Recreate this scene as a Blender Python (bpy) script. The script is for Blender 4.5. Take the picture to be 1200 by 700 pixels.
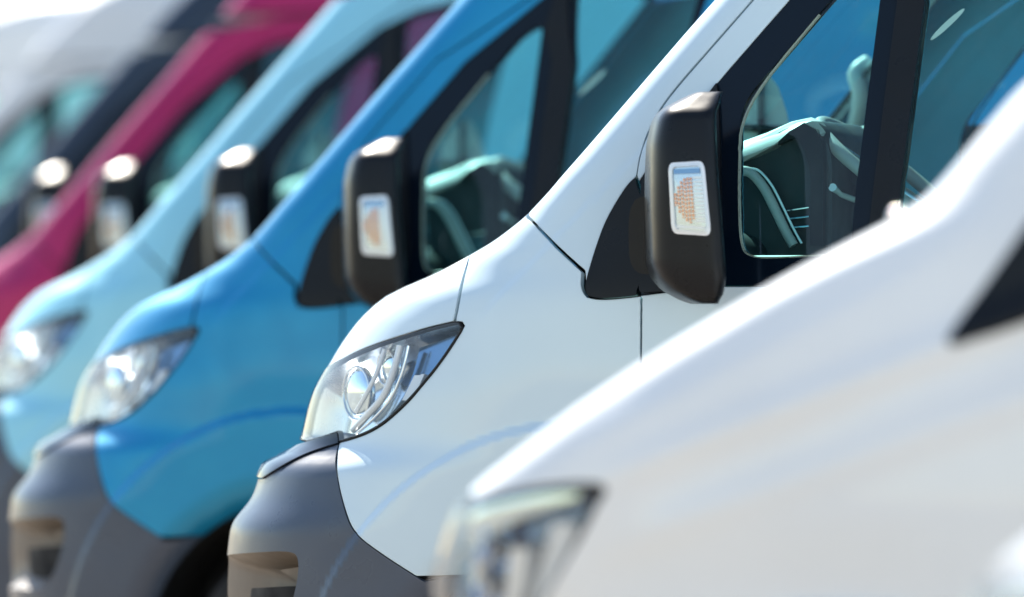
import bpy, math, random
import numpy as np
from mathutils import Vector, Matrix
from mathutils.geometry import delaunay_2d_cdt

for o in list(bpy.data.objects):
    bpy.data.objects.remove(o)
SC = bpy.context.scene
COL = SC.collection
R = math.radians

# ------------------------------------------------------------------ camera, sky, sun, exposure
CAM_T = (0.85, -1.02, 1.30)
CAM_YAW = 20.0
CAM_D = 14.0
cam_d = bpy.data.cameras.new('camera')
cam = bpy.data.objects.new('camera', cam_d)
COL.objects.link(cam)
_s, _c = math.sin(R(CAM_YAW)), math.cos(R(CAM_YAW))
cam.location = (CAM_T[0] + CAM_D * _s, CAM_T[1] - CAM_D * _c, CAM_T[2])
_dir = Vector((-_s, _c, math.tan(R(0.270))))
cam.rotation_euler = _dir.to_track_quat('-Z', 'Y').to_euler()
cam_d.sensor_width = 36.0
cam_d.lens = 210.0
cam_d.clip_start = 0.1
cam_d.clip_end = 2000.0
cam_d.dof.use_dof = True
cam_d.dof.focus_distance = 14.02
cam_d.dof.aperture_fstop = 1.55
cam_d.dof.aperture_blades = 9
SC.camera = cam

SUN_EL, SUN_AZ = 46.0, 132.0      # azimuth of the direction towards the sun, measured in the XY plane from +X
world = bpy.data.worlds.new('World')
SC.world = world
world.use_nodes = True
wn = world.node_tree
wn.nodes.clear()
w_out = wn.nodes.new('ShaderNodeOutputWorld')
w_bg = wn.nodes.new('ShaderNodeBackground')
w_sky = wn.nodes.new('ShaderNodeTexSky')
w_sky.sky_type = 'NISHITA'
w_sky.sun_disc = False
w_sky.sun_elevation = R(SUN_EL)
w_sky.sun_rotation = R(90.0 - SUN_AZ)
w_sky.air_density = 1.15
w_sky.dust_density = 0.3
w_sky.ozone_density = 0.4
w_bg.inputs['Strength'].default_value = 0.115
wn.links.new(w_sky.outputs[0], w_bg.inputs[0])
wn.links.new(w_bg.outputs[0], w_out.inputs[0])
sun_d = bpy.data.lights.new('sun', 'SUN')
sun_d.energy = 5.0
sun_d.angle = R(0.5)
sun_d.color = (1.0, 0.93, 0.82)
sun = bpy.data.objects.new('sun', sun_d)
COL.objects.link(sun)
_sv = Vector((math.cos(R(SUN_AZ)) * math.cos(R(SUN_EL)), math.sin(R(SUN_AZ)) * math.cos(R(SUN_EL)), math.sin(R(SUN_EL))))
sun.rotation_euler = _sv.to_track_quat('Z', 'Y').to_euler()
sun.location = _sv * 40
vs = SC.view_settings
vs.view_transform = 'Standard'
vs.look = 'None'
vs.exposure = 1.12
vs.gamma = 1.0
vs.use_curve_mapping = False
SC.render.engine = 'CYCLES'
SC.cycles.use_denoising = True
SC.cycles.max_bounces = 14
SC.cycles.transparent_max_bounces = 32
SC.cycles.glossy_bounces = 6
SC.cycles.diffuse_bounces = 5
SC.cycles.caustics_reflective = False
SC.cycles.caustics_refractive = False
SC.cycles.sample_clamp_indirect = 8.0

# ------------------------------------------------------------------ materials
def new_mat(name):
    m = bpy.data.materials.new(name)
    m.use_nodes = True
    nt = m.node_tree
    return m, nt, nt.nodes['Principled BSDF'], nt.nodes['Material Output']


def noise(nt, scale, detail=4.0, coords='Object'):
    tc = nt.nodes.new('ShaderNodeTexCoord')
    n = nt.nodes.new('ShaderNodeTexNoise')
    n.inputs['Scale'].default_value = scale
    n.inputs['Detail'].default_value = detail
    nt.links.new(tc.outputs[coords], n.inputs['Vector'])
    return n


def remap(nt, sock, a, b, lo=0.3, hi=0.7):
    r = nt.nodes.new('ShaderNodeMapRange')
    r.inputs['From Min'].default_value = lo
    r.inputs['From Max'].default_value = hi
    r.inputs['To Min'].default_value = a
    r.inputs['To Max'].default_value = b
    nt.links.new(sock, r.inputs['Value'])
    return r.outputs[0]


def vary(nt, p, col, scale, amount, detail=5.0):
    n = noise(nt, scale, detail)
    mx = nt.nodes.new('ShaderNodeMix')
    mx.data_type = 'RGBA'
    mx.inputs['A'].default_value = tuple(c * (1 - amount) for c in col) + (1,)
    mx.inputs['B'].default_value = tuple(min(1, c * (1 + amount)) for c in col) + (1,)
    nt.links.new(remap(nt, n.outputs['Fac'], 0, 1), mx.inputs['Factor'])
    nt.links.new(mx.outputs['Result'], p.inputs['Base Color'])
    return n


def bump(nt, p, scale, strength, dist, sock='Normal', detail=3.0):
    n = noise(nt, scale, detail)
    b = nt.nodes.new('ShaderNodeBump')
    b.inputs['Strength'].default_value = strength
    b.inputs['Distance'].default_value = dist
    nt.links.new(n.outputs['Fac'], b.inputs['Height'])
    nt.links.new(b.outputs[0], p.inputs[sock])
    return b


def mat_paint(name, col, metallic=0.0, rough=0.42, coat=0.85):
    m, nt, p, _ = new_mat(name)
    vary(nt, p, col, 2.3, 0.03)
    p.inputs['Metallic'].default_value = metallic
    n = noise(nt, 9.0, 6.0)
    nt.links.new(remap(nt, n.outputs['Fac'], rough - 0.06, rough + 0.10), p.inputs['Roughness'])
    p.inputs['Coat Weight'].default_value = coat
    n2 = noise(nt, 14.0, 8.0)
    nt.links.new(remap(nt, n2.outputs['Fac'], 0.006, 0.035, 0.35, 0.75), p.inputs['Coat Roughness'])
    bv = nt.nodes.new('ShaderNodeBevel')
    bv.samples = 3
    bv.inputs['Radius'].default_value = 0.004
    nt.links.new(bv.outputs[0], p.inputs['Normal'])
    pe = noise(nt, 420.0, 2.0)
    b = nt.nodes.new('ShaderNodeBump')
    b.inputs['Strength'].default_value = 0.03
    b.inputs['Distance'].default_value = 0.0004
    nt.links.new(pe.outputs['Fac'], b.inputs['Height'])
    nt.links.new(bv.outputs[0], b.inputs['Normal'])
    nt.links.new(b.outputs[0], p.inputs['Coat Normal'])
    return m


def mat_plain(name, col, rough=0.5, metallic=0.0, amount=0.08, scale=6.0, bscale=None, bstr=0.1, bdist=0.001, coat=0.0, spec=0.5):
    m, nt, p, _ = new_mat(name)
    vary(nt, p, col, scale, amount)
    p.inputs['Metallic'].default_value = metallic
    n = noise(nt, scale * 2.2, 6.0)
    nt.links.new(remap(nt, n.outputs['Fac'], rough * 0.85, min(1, rough * 1.2)), p.inputs['Roughness'])
    p.inputs['Specular IOR Level'].default_value = spec
    p.inputs['Coat Weight'].default_value = coat
    p.inputs['Coat Roughness'].default_value = 0.04
    if bscale:
        bump(nt, p, bscale, bstr, bdist)
    return m


def mat_glass(name, tint, rough=0.0, ior=1.5, dust=0.0):
    """thin pane: tinted see-through body with a clear reflecting face"""
    m, nt, p, out = new_mat(name)
    nt.nodes.remove(p)
    tr = nt.nodes.new('ShaderNodeBsdfTransparent')
    tr.inputs[0].default_value = tint + (1,)
    gl = nt.nodes.new('ShaderNodeBsdfGlossy')
    gl.inputs['Roughness'].default_value = rough
    fr = nt.nodes.new('ShaderNodeFresnel')
    # a thin pane reflects alike from both faces: undo the node's inversion on the back face
    geo = nt.nodes.new('ShaderNodeNewGeometry')
    ir = nt.nodes.new('ShaderNodeMapRange')
    ir.inputs['To Min'].default_value = ior
    ir.inputs['To Max'].default_value = 1.0 / ior
    nt.links.new(geo.outputs['Backfacing'], ir.inputs['Value'])
    nt.links.new(ir.outputs[0], fr.inputs['IOR'])
    mx = nt.nodes.new('ShaderNodeMixShader')
    nt.links.new(fr.outputs[0], mx.inputs[0])
    nt.links.new(tr.outputs[0], mx.inputs[1])
    nt.links.new(gl.outputs[0], mx.inputs[2])
    last = mx
    if dust > 0:
        df = nt.nodes.new('ShaderNodeBsdfDiffuse')
        df.inputs[0].default_value = (0.5, 0.5, 0.48, 1)
        n = noise(nt, 35.0, 8.0)
        m2 = nt.nodes.new('ShaderNodeMixShader')
        nt.links.new(remap(nt, n.outputs['Fac'], 0.0, dust, 0.45, 0.8), m2.inputs[0])
        nt.links.new(mx.outputs[0], m2.inputs[1])
        nt.links.new(df.outputs[0], m2.inputs[2])
        last = m2
    nt.links.new(last.outputs[0], out.inputs['Surface'])
    return m


M = {}
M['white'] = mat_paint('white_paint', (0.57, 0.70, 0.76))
M['blue'] = mat_paint('blue_paint', (0.0, 0.235, 0.44), 0.6, coat=0.5)
M['sky'] = mat_paint('pale_blue_paint', (0.28, 0.65, 0.77), 0.15)
M['magenta'] = mat_paint('magenta_paint', (0.42, 0.0, 0.085), 0.6, coat=0.5)
M['navy'] = mat_paint('navy_paint', (0.0, 0.012, 0.035), 0.3, coat=0.6)
M['cream'] = mat_paint('cream_white_paint', (0.80, 0.79, 0.77))
M['silver'] = mat_paint('warm_white_paint', (0.78, 0.79, 0.78))
M['black'] = mat_plain('black_plastic', (0.006, 0.007, 0.009), 0.30, spec=0.22, bscale=900, bstr=0.12, bdist=0.0004)
M['gloss'] = mat_plain('gloss_black', (0.002, 0.006, 0.013), 0.12, spec=0.22)
M['grey'] = mat_plain('grey_bumper_plastic', (0.056, 0.074, 0.106), 0.30, amount=0.06, scale=5, bscale=750, bstr=0.25, bdist=0.0006)
M['rubber'] = mat_plain('rubber', (0.012, 0.012, 0.012), 0.75, bscale=120, bstr=0.2)
M['dark'] = mat_plain('inner_dark', (0.006, 0.006, 0.007), 0.85)
M['chrome'] = mat_plain('chrome', (0.86, 0.87, 0.88), 0.09, 1.0, amount=0.03)
M['satin'] = mat_plain('satin_chrome', (0.62, 0.64, 0.66), 0.26, 1.0)
M['trim'] = mat_plain('charcoal_trim', (0.020, 0.021, 0.023), 0.55, bscale=500, bstr=0.3)
M['cabin'] = mat_plain('cabin_grey', (0.36, 0.37, 0.38), 0.6, bscale=300, bstr=0.2)
M['pale'] = mat_plain('pale_trim', (0.62, 0.61, 0.56), 0.5)
M['fabric'] = mat_plain('seat_fabric', (0.055, 0.06, 0.07), 0.9, amount=0.25, scale=60, bscale=400, bstr=0.5)
M['tint'] = mat_glass('tinted_side_glass', (0.70, 0.97, 0.97), dust=0.02)
M['screen'] = mat_glass('windscreen_glass', (0.55, 0.97, 0.96), dust=0.02)
M['lens'] = mat_glass('clear_lens', (0.93, 0.96, 0.97), ior=1.65)
M['amber'] = mat_plain('amber_plastic', (0.95, 0.36, 0.16), 0.25, coat=0.6)
M['red'] = mat_plain('red_lens', (0.45, 0.01, 0.01), 0.15, coat=0.8)
M['reflector'] = mat_plain('white_reflector', (0.84, 0.85, 0.86), 0.2, 0.05, coat=0.5)
M['lampsilver'] = mat_plain('lamp_silver', (0.52, 0.58, 0.66), 0.16, 0.9)
M['mirror'] = mat_plain('mirror_glass', (0.9, 0.9, 0.9), 0.02, 1.0, amount=0.0)
M['rim'] = mat_plain('steel_rim', (0.42, 0.43, 0.44), 0.38, 0.8)

# ------------------------------------------------------------------ body surface
# SURF BEGIN
class Body:
    """Van skin: plan outline at every height z is a rounded nose that runs on into a straight side.
    q is a length-like coordinate: 0 on the centre line of the nose, Q1 where the nose becomes the side."""
    Q1 = 1.3
    QS = 4.3

    def __init__(s, zs, xf, tabL, tabn, tabw, XB, wheels, crease=None, sig=0.016, extra=None):
        s.z0, s.dz = 0.1, 0.004
        s.zz = np.arange(s.z0, 3.2, s.dz)
        s.XB = XB
        s.wheels = wheels
        s.crease = crease
        s.extra = extra
        s.sig = sig
        s.zs = np.array(zs)
        s.tab = [None] * 4
        for i, t in enumerate((None, tabL, tabn, tabw)):
            if t is not None:
                s.tab[i] = s.smooth(np.interp(s.zz, [p[0] for p in t], [p[1] for p in t]), 0.03)
        s.set_xf(xf)

    def smooth(s, a, sig):
        k = int(3 * sig / s.dz)
        g = np.exp(-0.5 * (np.arange(-k, k + 1) * s.dz / sig) ** 2)
        g /= g.sum()
        return np.convolve(np.pad(a, k, mode='edge'), g, 'valid')

    def set_xf(s, xf):
        s.xf = np.array(xf, float)
        s.tab[0] = s.smooth(np.interp(s.zz, s.zs, s.xf), s.sig)

    def row(s, z):
        return [np.interp(z, s.zz, t) for t in s.tab]

    def base(s, q, z):
        xf, L, n, w = s.row(z)
        aq = np.abs(q)
        u = np.where(aq < s.Q1, aq / s.Q1, 1.0)
        ph = u * math.pi / 2
        cp, sp = np.cos(ph), np.sin(ph)
        r = (np.maximum(cp, 0) ** n + sp ** n) ** (-1.0 / n)
        x1 = xf + L
        x = xf + L * (1 - cp * r)
        y = w * sp * r
        v = np.maximum(aq - s.Q1, 0) / s.QS
        x = x + v * (s.XB - x1)
        return np.stack([x, -np.sign(q + 1e-12) * y, z + 0 * x], -1)

    def relief(s, p):
        d = np.zeros(p.shape[:-1])
        for (cx, cz, rc, dep, wid) in (s.crease or []):
            rr = np.hypot(p[..., 0] - cx, p[..., 2] - cz)
            t = np.clip((rc - rr) / wid, 0, 1)
            d = d + dep * t * t * (3 - 2 * t)
        if s.extra:
            d = d + s.extra(p)
        return d

    def pos(s, q, z, off=0.0):
        q, z = np.asarray(q, float), np.asarray(z, float)
        p = s.base(q, z)
        e = 2e-3
        t = s.base(q + e, z) - s.base(q - e, z)
        h = np.stack([t[..., 1], -t[..., 0], 0 * t[..., 0]], -1)
        h /= np.maximum(np.linalg.norm(h, axis=-1, keepdims=True), 1e-9)
        p = p + h * s.relief(p)[..., None]
        if np.any(np.asarray(off) != 0):
            p = p + s.normal(q, z) * np.asarray(off)[..., None] if np.ndim(off) else p + s.normal(q, z) * off
        return p

    def normal(s, q, z):
        q, z = np.asarray(q, float), np.asarray(z, float)
        e = 3e-3
        tq = s.pos(q + e, z) - s.pos(q - e, z)
        tz = s.pos(q, z + e) - s.pos(q, z - e)
        n = np.cross(tq, tz)
        return n / np.maximum(np.linalg.norm(n, axis=-1, keepdims=True), 1e-12)

    def X(s, x, z):
        """(q, z) of the point of the left side that lies at length x and height z"""
        xf, L, n, w = [float(v) for v in s.row(z)]
        if x >= xf + L:
            return (s.Q1 + s.QS * (x - xf - L) / (s.XB - xf - L), z)
        c = min(1.0, max(0.0, 1 - (x - xf) / L))
        sy = max(0.0, 1 - c ** n) ** (1 / n)
        return (s.Q1 * math.atan2(sy, c) / (math.pi / 2), z)


VAN_Z = [0.10, 0.30, 0.45, 0.64, 0.70, 0.76, 0.82, 0.88, 0.93, 0.965, 1.00, 1.03, 1.08, 1.14, 1.20, 1.26, 1.32, 1.38, 1.44, 1.50, 1.56, 1.62, 1.70, 1.85, 2.00, 2.10, 2.22, 2.32, 2.45, 2.58, 2.70, 2.78, 2.85, 2.90, 2.94, 2.97, 3.00]
VAN_XF = [-0.0447, -0.0697, -0.0885, -0.1122, -0.1092, -0.104, -0.0975, -0.0419, -0.03, -0.0368, 0.0599, 0.07, 0.0753, 0.0945, 0.1373, 0.1815, 0.2405, 0.3213, 0.5118, 0.6731, 0.785, 0.8617, 0.9363, 1.0675, 1.1985, 1.2894, 1.3964, 1.4854, 1.6014, 1.7194, 1.8394, 1.9494, 2.1194, 2.3694, 2.7394, 3.2394, 3.8894]
VAN_L = [(0.1, 0.70), (0.9, 0.72), (1.0, 0.82), (1.25, 0.84), (1.40, 0.76), (1.52, 0.62), (1.62, 0.45), (2.1, 0.40), (2.6, 0.40)]
VAN_N = [(0.1, 3.0), (0.9, 2.8), (1.1, 2.6), (1.25, 2.8), (1.42, 3.2), (1.64, 8.5), (2.5, 8.5), (3.0, 4.0)]
VAN_W = [(0.1, 0.97), (0.5, 1.015), (1.2, 1.02), (1.38, 1.012), (1.5, 0.996), (1.7, 0.968), (2.1, 0.905), (2.42, 0.860), (2.7, 0.82), (2.82, 0.775), (2.90, 0.69), (2.95, 0.58), (3.0, 0.42)]
WHEEL_F, WHEEL_R, WHEEL_Z = 1.02, 4.45, 0.35
def van_extra(p):
    # side pressings of the load bay and a soft shoulder under the windows
    x, z = np.asarray(p[..., 0]), np.asarray(p[..., 2])
    def st(a, b, t):
        t = np.clip((t - a) / (b - a), 0, 1)
        return t * t * (3 - 2 * t)
    rec = st(2.62, 2.70, x) * (1 - st(5.05, 5.13, x)) * st(1.30, 1.38, z) * (1 - st(2.12, 2.20, z))
    rub = st(1.9, 2.0, x) * np.exp(-((z - 0.80) / 0.05) ** 2)
    curl = np.clip((0.56 - np.hypot(x - WHEEL_F, z - WHEEL_Z)) / 0.095, 0, 1.3)
    # feature line from the headlight tip up into the pillar
    sd_ = (x - 0.735) * 0.70 - (z - 1.30) * 0.71
    ln = st(-0.012, 0.012, sd_) * st(0.74, 0.82, x) * (1 - st(1.20, 1.34, x))
    return -0.016 * rec + 0.012 * rub - 0.042 * curl ** 2 + 0.005 * ln
VAN = Body(VAN_Z, VAN_XF, VAN_L, VAN_N, VAN_W, 5.45, None,
           crease=[(WHEEL_F, WHEEL_Z, 0.735, 0.015, 0.024), (WHEEL_R, WHEEL_Z, 0.58, 0.018, 0.05)], extra=van_extra)

LOW_Z = [0.10, 0.30, 0.55, 0.72, 0.82, 0.89, 0.96, 1.01, 1.06, 1.16, 1.26, 1.36, 1.44, 1.49, 1.53, 1.60, 1.70, 1.80, 1.88, 1.94, 1.98, 2.00]
LOW_XF = [0.0871, 0.0621, 0.0309, 0.0096, -0.0029, 0.0566, 0.1116, 0.1648, 0.2337, 0.3717, 0.527, 0.7014, 0.8498, 0.9431, 0.9881, 1.0421, 1.1176, 1.2276, 1.3976, 1.7176, 2.1176, 2.5176]
LOW_L = [(0.1, 0.66), (0.7, 0.72), (0.9, 0.70), (1.2, 0.62), (1.4, 0.58), (1.50, 0.52), (1.60, 0.42), (2.0, 0.40)]
LOW_N = [(0.1, 2.9), (0.80, 2.9), (0.96, 6.0), (1.02, 9.0), (1.4, 9.0), (1.48, 7.0), (1.6, 6.0), (2.0, 4.0)]
LOW_W = [(0.1, 0.91), (0.5, 0.96), (1.0, 0.97), (1.16, 0.962), (1.26, 0.95), (1.45, 0.925), (1.8, 0.84), (1.88, 0.80), (1.94, 0.70), (1.98, 0.55), (2.0, 0.4)]
LOW_WF, LOW_WR, LOW_WZ = 0.92, 4.0, 0.33
def low_extra(p):
    x, z = np.asarray(p[..., 0]), np.asarray(p[..., 2])
    def st(a, b, t):
        t = np.clip((t - a) / (b - a), 0, 1)
        return t * t * (3 - 2 * t)
    fade = st(0.42, 0.62, x) * (1 - st(1.30, 1.55, x))
    l1 = 1.076 + 0.38 * (x - 0.58)          # shoulder line towards the mirror
    l2 = 1.067 + 0.36 * (x - 0.90)          # softer line below it
    l0 = 1.076 + 0.505 * (x - 0.37)         # ledge under the bonnet edge
    d = 0.010 * np.exp(-((z - l1) / 0.030) ** 2) * fade + 0.005 * np.exp(-((z - l2) / 0.03) ** 2) * fade
    d = d + 0.008 * (1 - st(-0.025, 0.025, z - l0)) * st(0.40, 0.52, x) * (1 - st(0.95, 1.15, x)) * st(0.85, 1.0, z)
    return d
LOW = Body(LOW_Z, LOW_XF, LOW_L, LOW_N, LOW_W, 4.95, None,
           crease=[(LOW_WF, LOW_WZ, 0.52, 0.02, 0.05), (LOW_WR, LOW_WZ, 0.52, 0.02, 0.05)], extra=low_extra)
# SURF END

# ------------------------------------------------------------------ mesh helpers
def mesh_obj(name, verts, faces, mat, parent=None, smooth=True, normals=None):
    me = bpy.data.meshes.new(name)
    me.from_pydata([tuple(v) for v in verts], [], [tuple(f) for f in faces])
    me.validate()
    me.update()
    if smooth:
        me.polygons.foreach_set('use_smooth', [True] * len(me.polygons))
    if normals is not None:
        me.normals_split_custom_set_from_vertices([tuple(n) for n in normals])
    me.materials.append(mat)
    o = bpy.data.objects.new(name, me)
    COL.objects.link(o)
    if parent is not None:
        o.parent = parent
    return o


def smooth_angle(o, deg=35):
    """split the shading at edges sharper than deg"""
    me = o.data
    me.polygons.foreach_set('use_smooth', [True] * len(me.polygons))
    fn = {}
    for p in me.polygons:
        for k in p.edge_keys:
            fn.setdefault(k, []).append(p.normal.copy())
    lim = math.cos(R(deg))
    for e in me.edges:
        ns = fn.get(e.key, [])
        if len(ns) == 2 and ns[0].dot(ns[1]) < lim:
            e.use_edge_sharp = True
    return o


def resample(poly, step, closed=True):
    pts = [np.array(p, float) for p in poly]
    out = []
    n = len(pts)
    for i in range(n if closed else n - 1):
        a, b = pts[i], pts[(i + 1) % n]
        k = max(1, int(math.ceil(np.linalg.norm(b - a) / step)))
        for j in range(k):
            out.append(a + (b - a) * j / k)
    if not closed:
        out.append(pts[-1])
    return np.array(out)


def inside(pts, poly):
    x, y = pts[:, 0], pts[:, 1]
    res = np.zeros(len(pts), bool)
    n = len(poly)
    j = n - 1
    for i in range(n):
        xi, yi = poly[i]
        xj, yj = poly[j]
        c = ((yi > y) != (yj > y))
        with np.errstate(divide='ignore', invalid='ignore'):
            xx = (xj - xi) * (y - yi) / (yj - yi + 1e-15) + xi
        res ^= c & (x < xx)
        j = i
    return res


def rounded(poly, r, k=4):
    """round the corners of a polygon"""
    pts = [np.array(p, float) for p in poly]
    n = len(pts)
    out = []
    for i in range(n):
        p, a, b = pts[i], pts[i - 1], pts[(i + 1) % n]
        la, lb = np.linalg.norm(a - p), np.linalg.norm(b - p)
        t = min(r, la * 0.45, lb * 0.45)
        pa, pb = p + (a - p) / la * t, p + (b - p) / lb * t
        for m in range(k + 1):
            f = m / k
            out.append((1 - f) ** 2 * pa + 2 * f * (1 - f) * p + f * f * pb)
    return [tuple(p) for p in out]


def mirror_sym(poly):
    """close a half outline that starts and ends on the centre line"""
    left = list(poly)
    right = [(-q, z) for q, z in reversed(left) if q > 1e-6]
    return left + right


def panel(name, body, loops, mat, parent, off=0.0, lip=0.018, side=1, sp=0.022, bs=0.012, zmax=None, bulge=None):
    """sheet of the skin inside an outline (further loops are holes), with returned edges of depth lip"""
    loops = [np.array(l, float) for l in loops]
    if side < 0:
        loops = [l * np.array([-1, 1]) for l in loops]
    loops = [resample(l, bs) for l in loops]
    o = loops[0]
    mn, mx = o.min(0), o.max(0)
    gx, gy = np.meshgrid(np.arange(mn[0] + sp / 2, mx[0], sp), np.arange(mn[1] + sp / 2, mx[1], sp))
    g = np.stack([gx.ravel(), gy.ravel()], -1)
    ok = inside(g, o)
    for h in loops[1:]:
        ok &= ~inside(g, h)
    g = g[ok]
    allb = np.concatenate(loops)
    if len(g):
        d = np.full(len(g), 9.0)
        for i in range(0, len(allb), 400):
            d = np.minimum(d, np.sqrt(((g[:, None, :] - allb[None, i:i + 400]) ** 2).sum(-1)).min(1))
        g = g[d > 0.45 * sp]
    verts = [Vector(p) for p in allb] + [Vector(p) for p in g]
    edges = []
    k = 0
    for l in loops:
        n = len(l)
        edges += [(k + i, k + (i + 1) % n) for i in range(n)]
        k += n
    vo, eo, fo, ov, oe, of = delaunay_2d_cdt(verts, edges, [], 2, 1e-6, False)
    P2 = np.array([tuple(v) for v in vo])
    F = np.array([tuple(f) for f in fo if len(f) == 3])
    cen = P2[F].mean(1)
    keep = inside(cen, o)
    for h in loops[1:]:
        keep &= ~inside(cen, h)
    F = F[keep]
    q, z = P2[:, 0], P2[:, 1]
    offs = np.full(len(q), float(off))
    if bulge:
        offs = offs + bulge(P2)
    N = body.normal(q, z)
    P = body.pos(q, z) + N * offs[:, None]
    fn = np.cross(P[F[:, 1]] - P[F[:, 0]], P[F[:, 2]] - P[F[:, 0]])
    flip = (fn * N[F[:, 0]]).sum(1) < 0
    F[flip] = F[flip][:, ::-1]
    cnt = {}
    for f in F:
        for a, b in ((f[0], f[1]), (f[1], f[2]), (f[2], f[0])):
            cnt[(a, b)] = 1
    bd = [(a, b) for (a, b) in cnt if (b, a) not in cnt]
    V = [tuple(p) for p in P]
    NN = [tuple(p) for p in N]
    faces = [tuple(int(i) for i in f) for f in F]
    if lip > 0:
        idx = {}
        acc = {}
        for a, b in bd:
            e = P[b] - P[a]
            m = np.cross(e, N[a])
            m = m / max(np.linalg.norm(m), 1e-9)
            acc[a] = acc.get(a, 0) + m
            acc[b] = acc.get(b, 0) + m
        for a in acc:
            m = acc[a] / max(np.linalg.norm(acc[a]), 1e-9)
            idx[a] = len(V)
            V.append(tuple(P[a]))
            V.append(tuple(P[a] - N[a] * lip))
            NN.append(tuple(m))
            NN.append(tuple(m))
        for a, b in bd:
            faces.append((idx[a], idx[a] + 1, idx[b] + 1, idx[b]))
    if bulge:
        NN = None
    ob = mesh_obj(name, V, faces, mat, parent, True, NN)
    return ob


def funnel(name, body, loop, depth, shrink, mat, parent, side=1, off=0.0, centre=None):
    """walls and floor of a recess behind an outline"""
    l = np.array(loop, float)
    if side < 0:
        l = l * np.array([-1, 1])
    l = resample(l, 0.015)
    c = l.mean(0) if centre is None else np.array([centre[0] * (1 if side > 0 else -1), centre[1]])
    rings = []
    for t in (0.0, 0.35, 0.7, 1.0):
        f = 1 - (1 - shrink) * t
        l2 = c + (l - c) * f
        rings.append(body.pos(l2[:, 0], l2[:, 1], off) - body.normal(l2[:, 0], l2[:, 1]) * depth * t)
    n = len(l)
    V = [tuple(p) for r in rings for p in r]
    F = []
    for k in range(3):
        for i in range(n):
            j = (i + 1) % n
            F.append((k * n + i, k * n + j, (k + 1) * n + j, (k + 1) * n + i))
    V.append(tuple(rings[-1].mean(0)))
    for i in range(n):
        F.append((3 * n + i, 3 * n + (i + 1) % n, len(V) - 1))
    return smooth_angle(mesh_obj(name, V, F, mat, parent), 40)


def strip(name, body, line, width, mat, parent, off=0.003, h=0.006, side=1, closed=True):
    """narrow moulding that runs along an outline of the skin"""
    l = np.array(line, float)
    if side < 0:
        l = l * np.array([-1, 1])
    l = resample(l, 0.012, closed)
    n = len(l)
    p = body.pos(l[:, 0], l[:, 1])
    nn = body.normal(l[:, 0], l[:, 1])
    if closed:
        t = np.roll(p, -1, 0) - np.roll(p, 1, 0)
    else:
        t = np.gradient(p, axis=0)
    t /= np.linalg.norm(t, axis=1, keepdims=True)
    sdir = np.cross(nn, t)
    V = []
    prof = [(-0.5, -h), (-0.5, off * 0.3), (-0.25, off), (0.25, off), (0.5, off * 0.3), (0.5, -h)]
    for a, b in prof:
        V += [tuple(v) for v in (p + sdir * width * a + nn * b)]
    F = []
    for k in range(len(prof) - 1):
        for i in range(n if closed else n - 1):
            j = (i + 1) % n
            F.append((k * n + i, k * n + j, (k + 1) * n + j, (k + 1) * n + i))
    return smooth_angle(mesh_obj(name, V, F, mat, parent), 50)


def loft(name, rings, mat, parent, caps=(True, True), smooth=35, closed=True):
    n = len(rings[0])
    V = [tuple(p) for r in rings for p in r]
    F = []
    for k in range(len(rings) - 1):
        for i in range(n if closed else n - 1):
            j = (i + 1) % n
            F.append((k * n + i, k * n + j, (k + 1) * n + j, (k + 1) * n + i))
    if caps[0]:
        F.append(tuple(range(n - 1, -1, -1)))
    if caps[1]:
        F.append(tuple((len(rings) - 1) * n + i for i in range(n)))
    o = mesh_obj(name, V, F, mat, parent)
    fix_normals(o)
    return smooth_angle(o, smooth)


def fix_normals(o):
    import bmesh
    bm = bmesh.new()
    bm.from_mesh(o.data)
    bmesh.ops.recalc_face_normals(bm, faces=bm.faces)
    bm.to_mesh(o.data)
    bm.free()


def sup(cx, cy, hx, hy, n, z, k=48):
    out = []
    for i in range(k):
        a = 2 * math.pi * i / k
        c, s_ = math.cos(a), math.sin(a)
        r = (abs(c) ** n + abs(s_) ** n) ** (-1 / n)
        out.append((cx + hx * c * r, cy + hy * s_ * r, z))
    return out


def tube(name, path, r, mat, parent, k=10, closed=False, caps=True):
    P = [Vector(p) for p in path]
    n = len(P)
    rings = []
    up = None
    for i in range(n):
        if closed:
            t = P[(i + 1) % n] - P[i - 1]
        else:
            t = P[min(i + 1, n - 1)] - P[max(i - 1, 0)]
        t.normalize()
        if up is None:
            up = t.orthogonal().normalized()
        up = (up - t * up.dot(t)).normalized()
        b = t.cross(up)
        rr = r[i] if isinstance(r, (list, tuple)) else r
        rings.append([tuple(P[i] + (up * math.cos(2 * math.pi * j / k) + b * math.sin(2 * math.pi * j / k)) * rr) for j in range(k)])
    if closed:
        rings.append(rings[0])
    return loft(name, rings, mat, parent, (caps and not closed, caps and not closed), 60)


def box(name, lo, hi, mat, parent, bev=0.01, rot=None, pivot=None):
    import bmesh
    bm = bmesh.new()
    bmesh.ops.create_cube(bm, size=1.0)
    for v in bm.verts:
        v.co = Vector([lo[i] + (v.co[i] + 0.5) * (hi[i] - lo[i]) for i in range(3)])
    if bev > 0:
        bmesh.ops.bevel(bm, geom=list(bm.edges), offset=bev, segments=3, affect='EDGES', profile=0.5)
    if rot is not None:
        c = Vector(pivot) if pivot else Vector([(lo[i] + hi[i]) / 2 for i in range(3)])
        bmesh.ops.rotate(bm, cent=c, matrix=rot, verts=bm.verts)
    me = bpy.data.meshes.new(name)
    bm.to_mesh(me)
    bm.free()
    me.materials.append(mat)
    o = bpy.data.objects.new(name, me)
    COL.objects.link(o)
    o.parent = parent
    return smooth_angle(o, 40)


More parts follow.
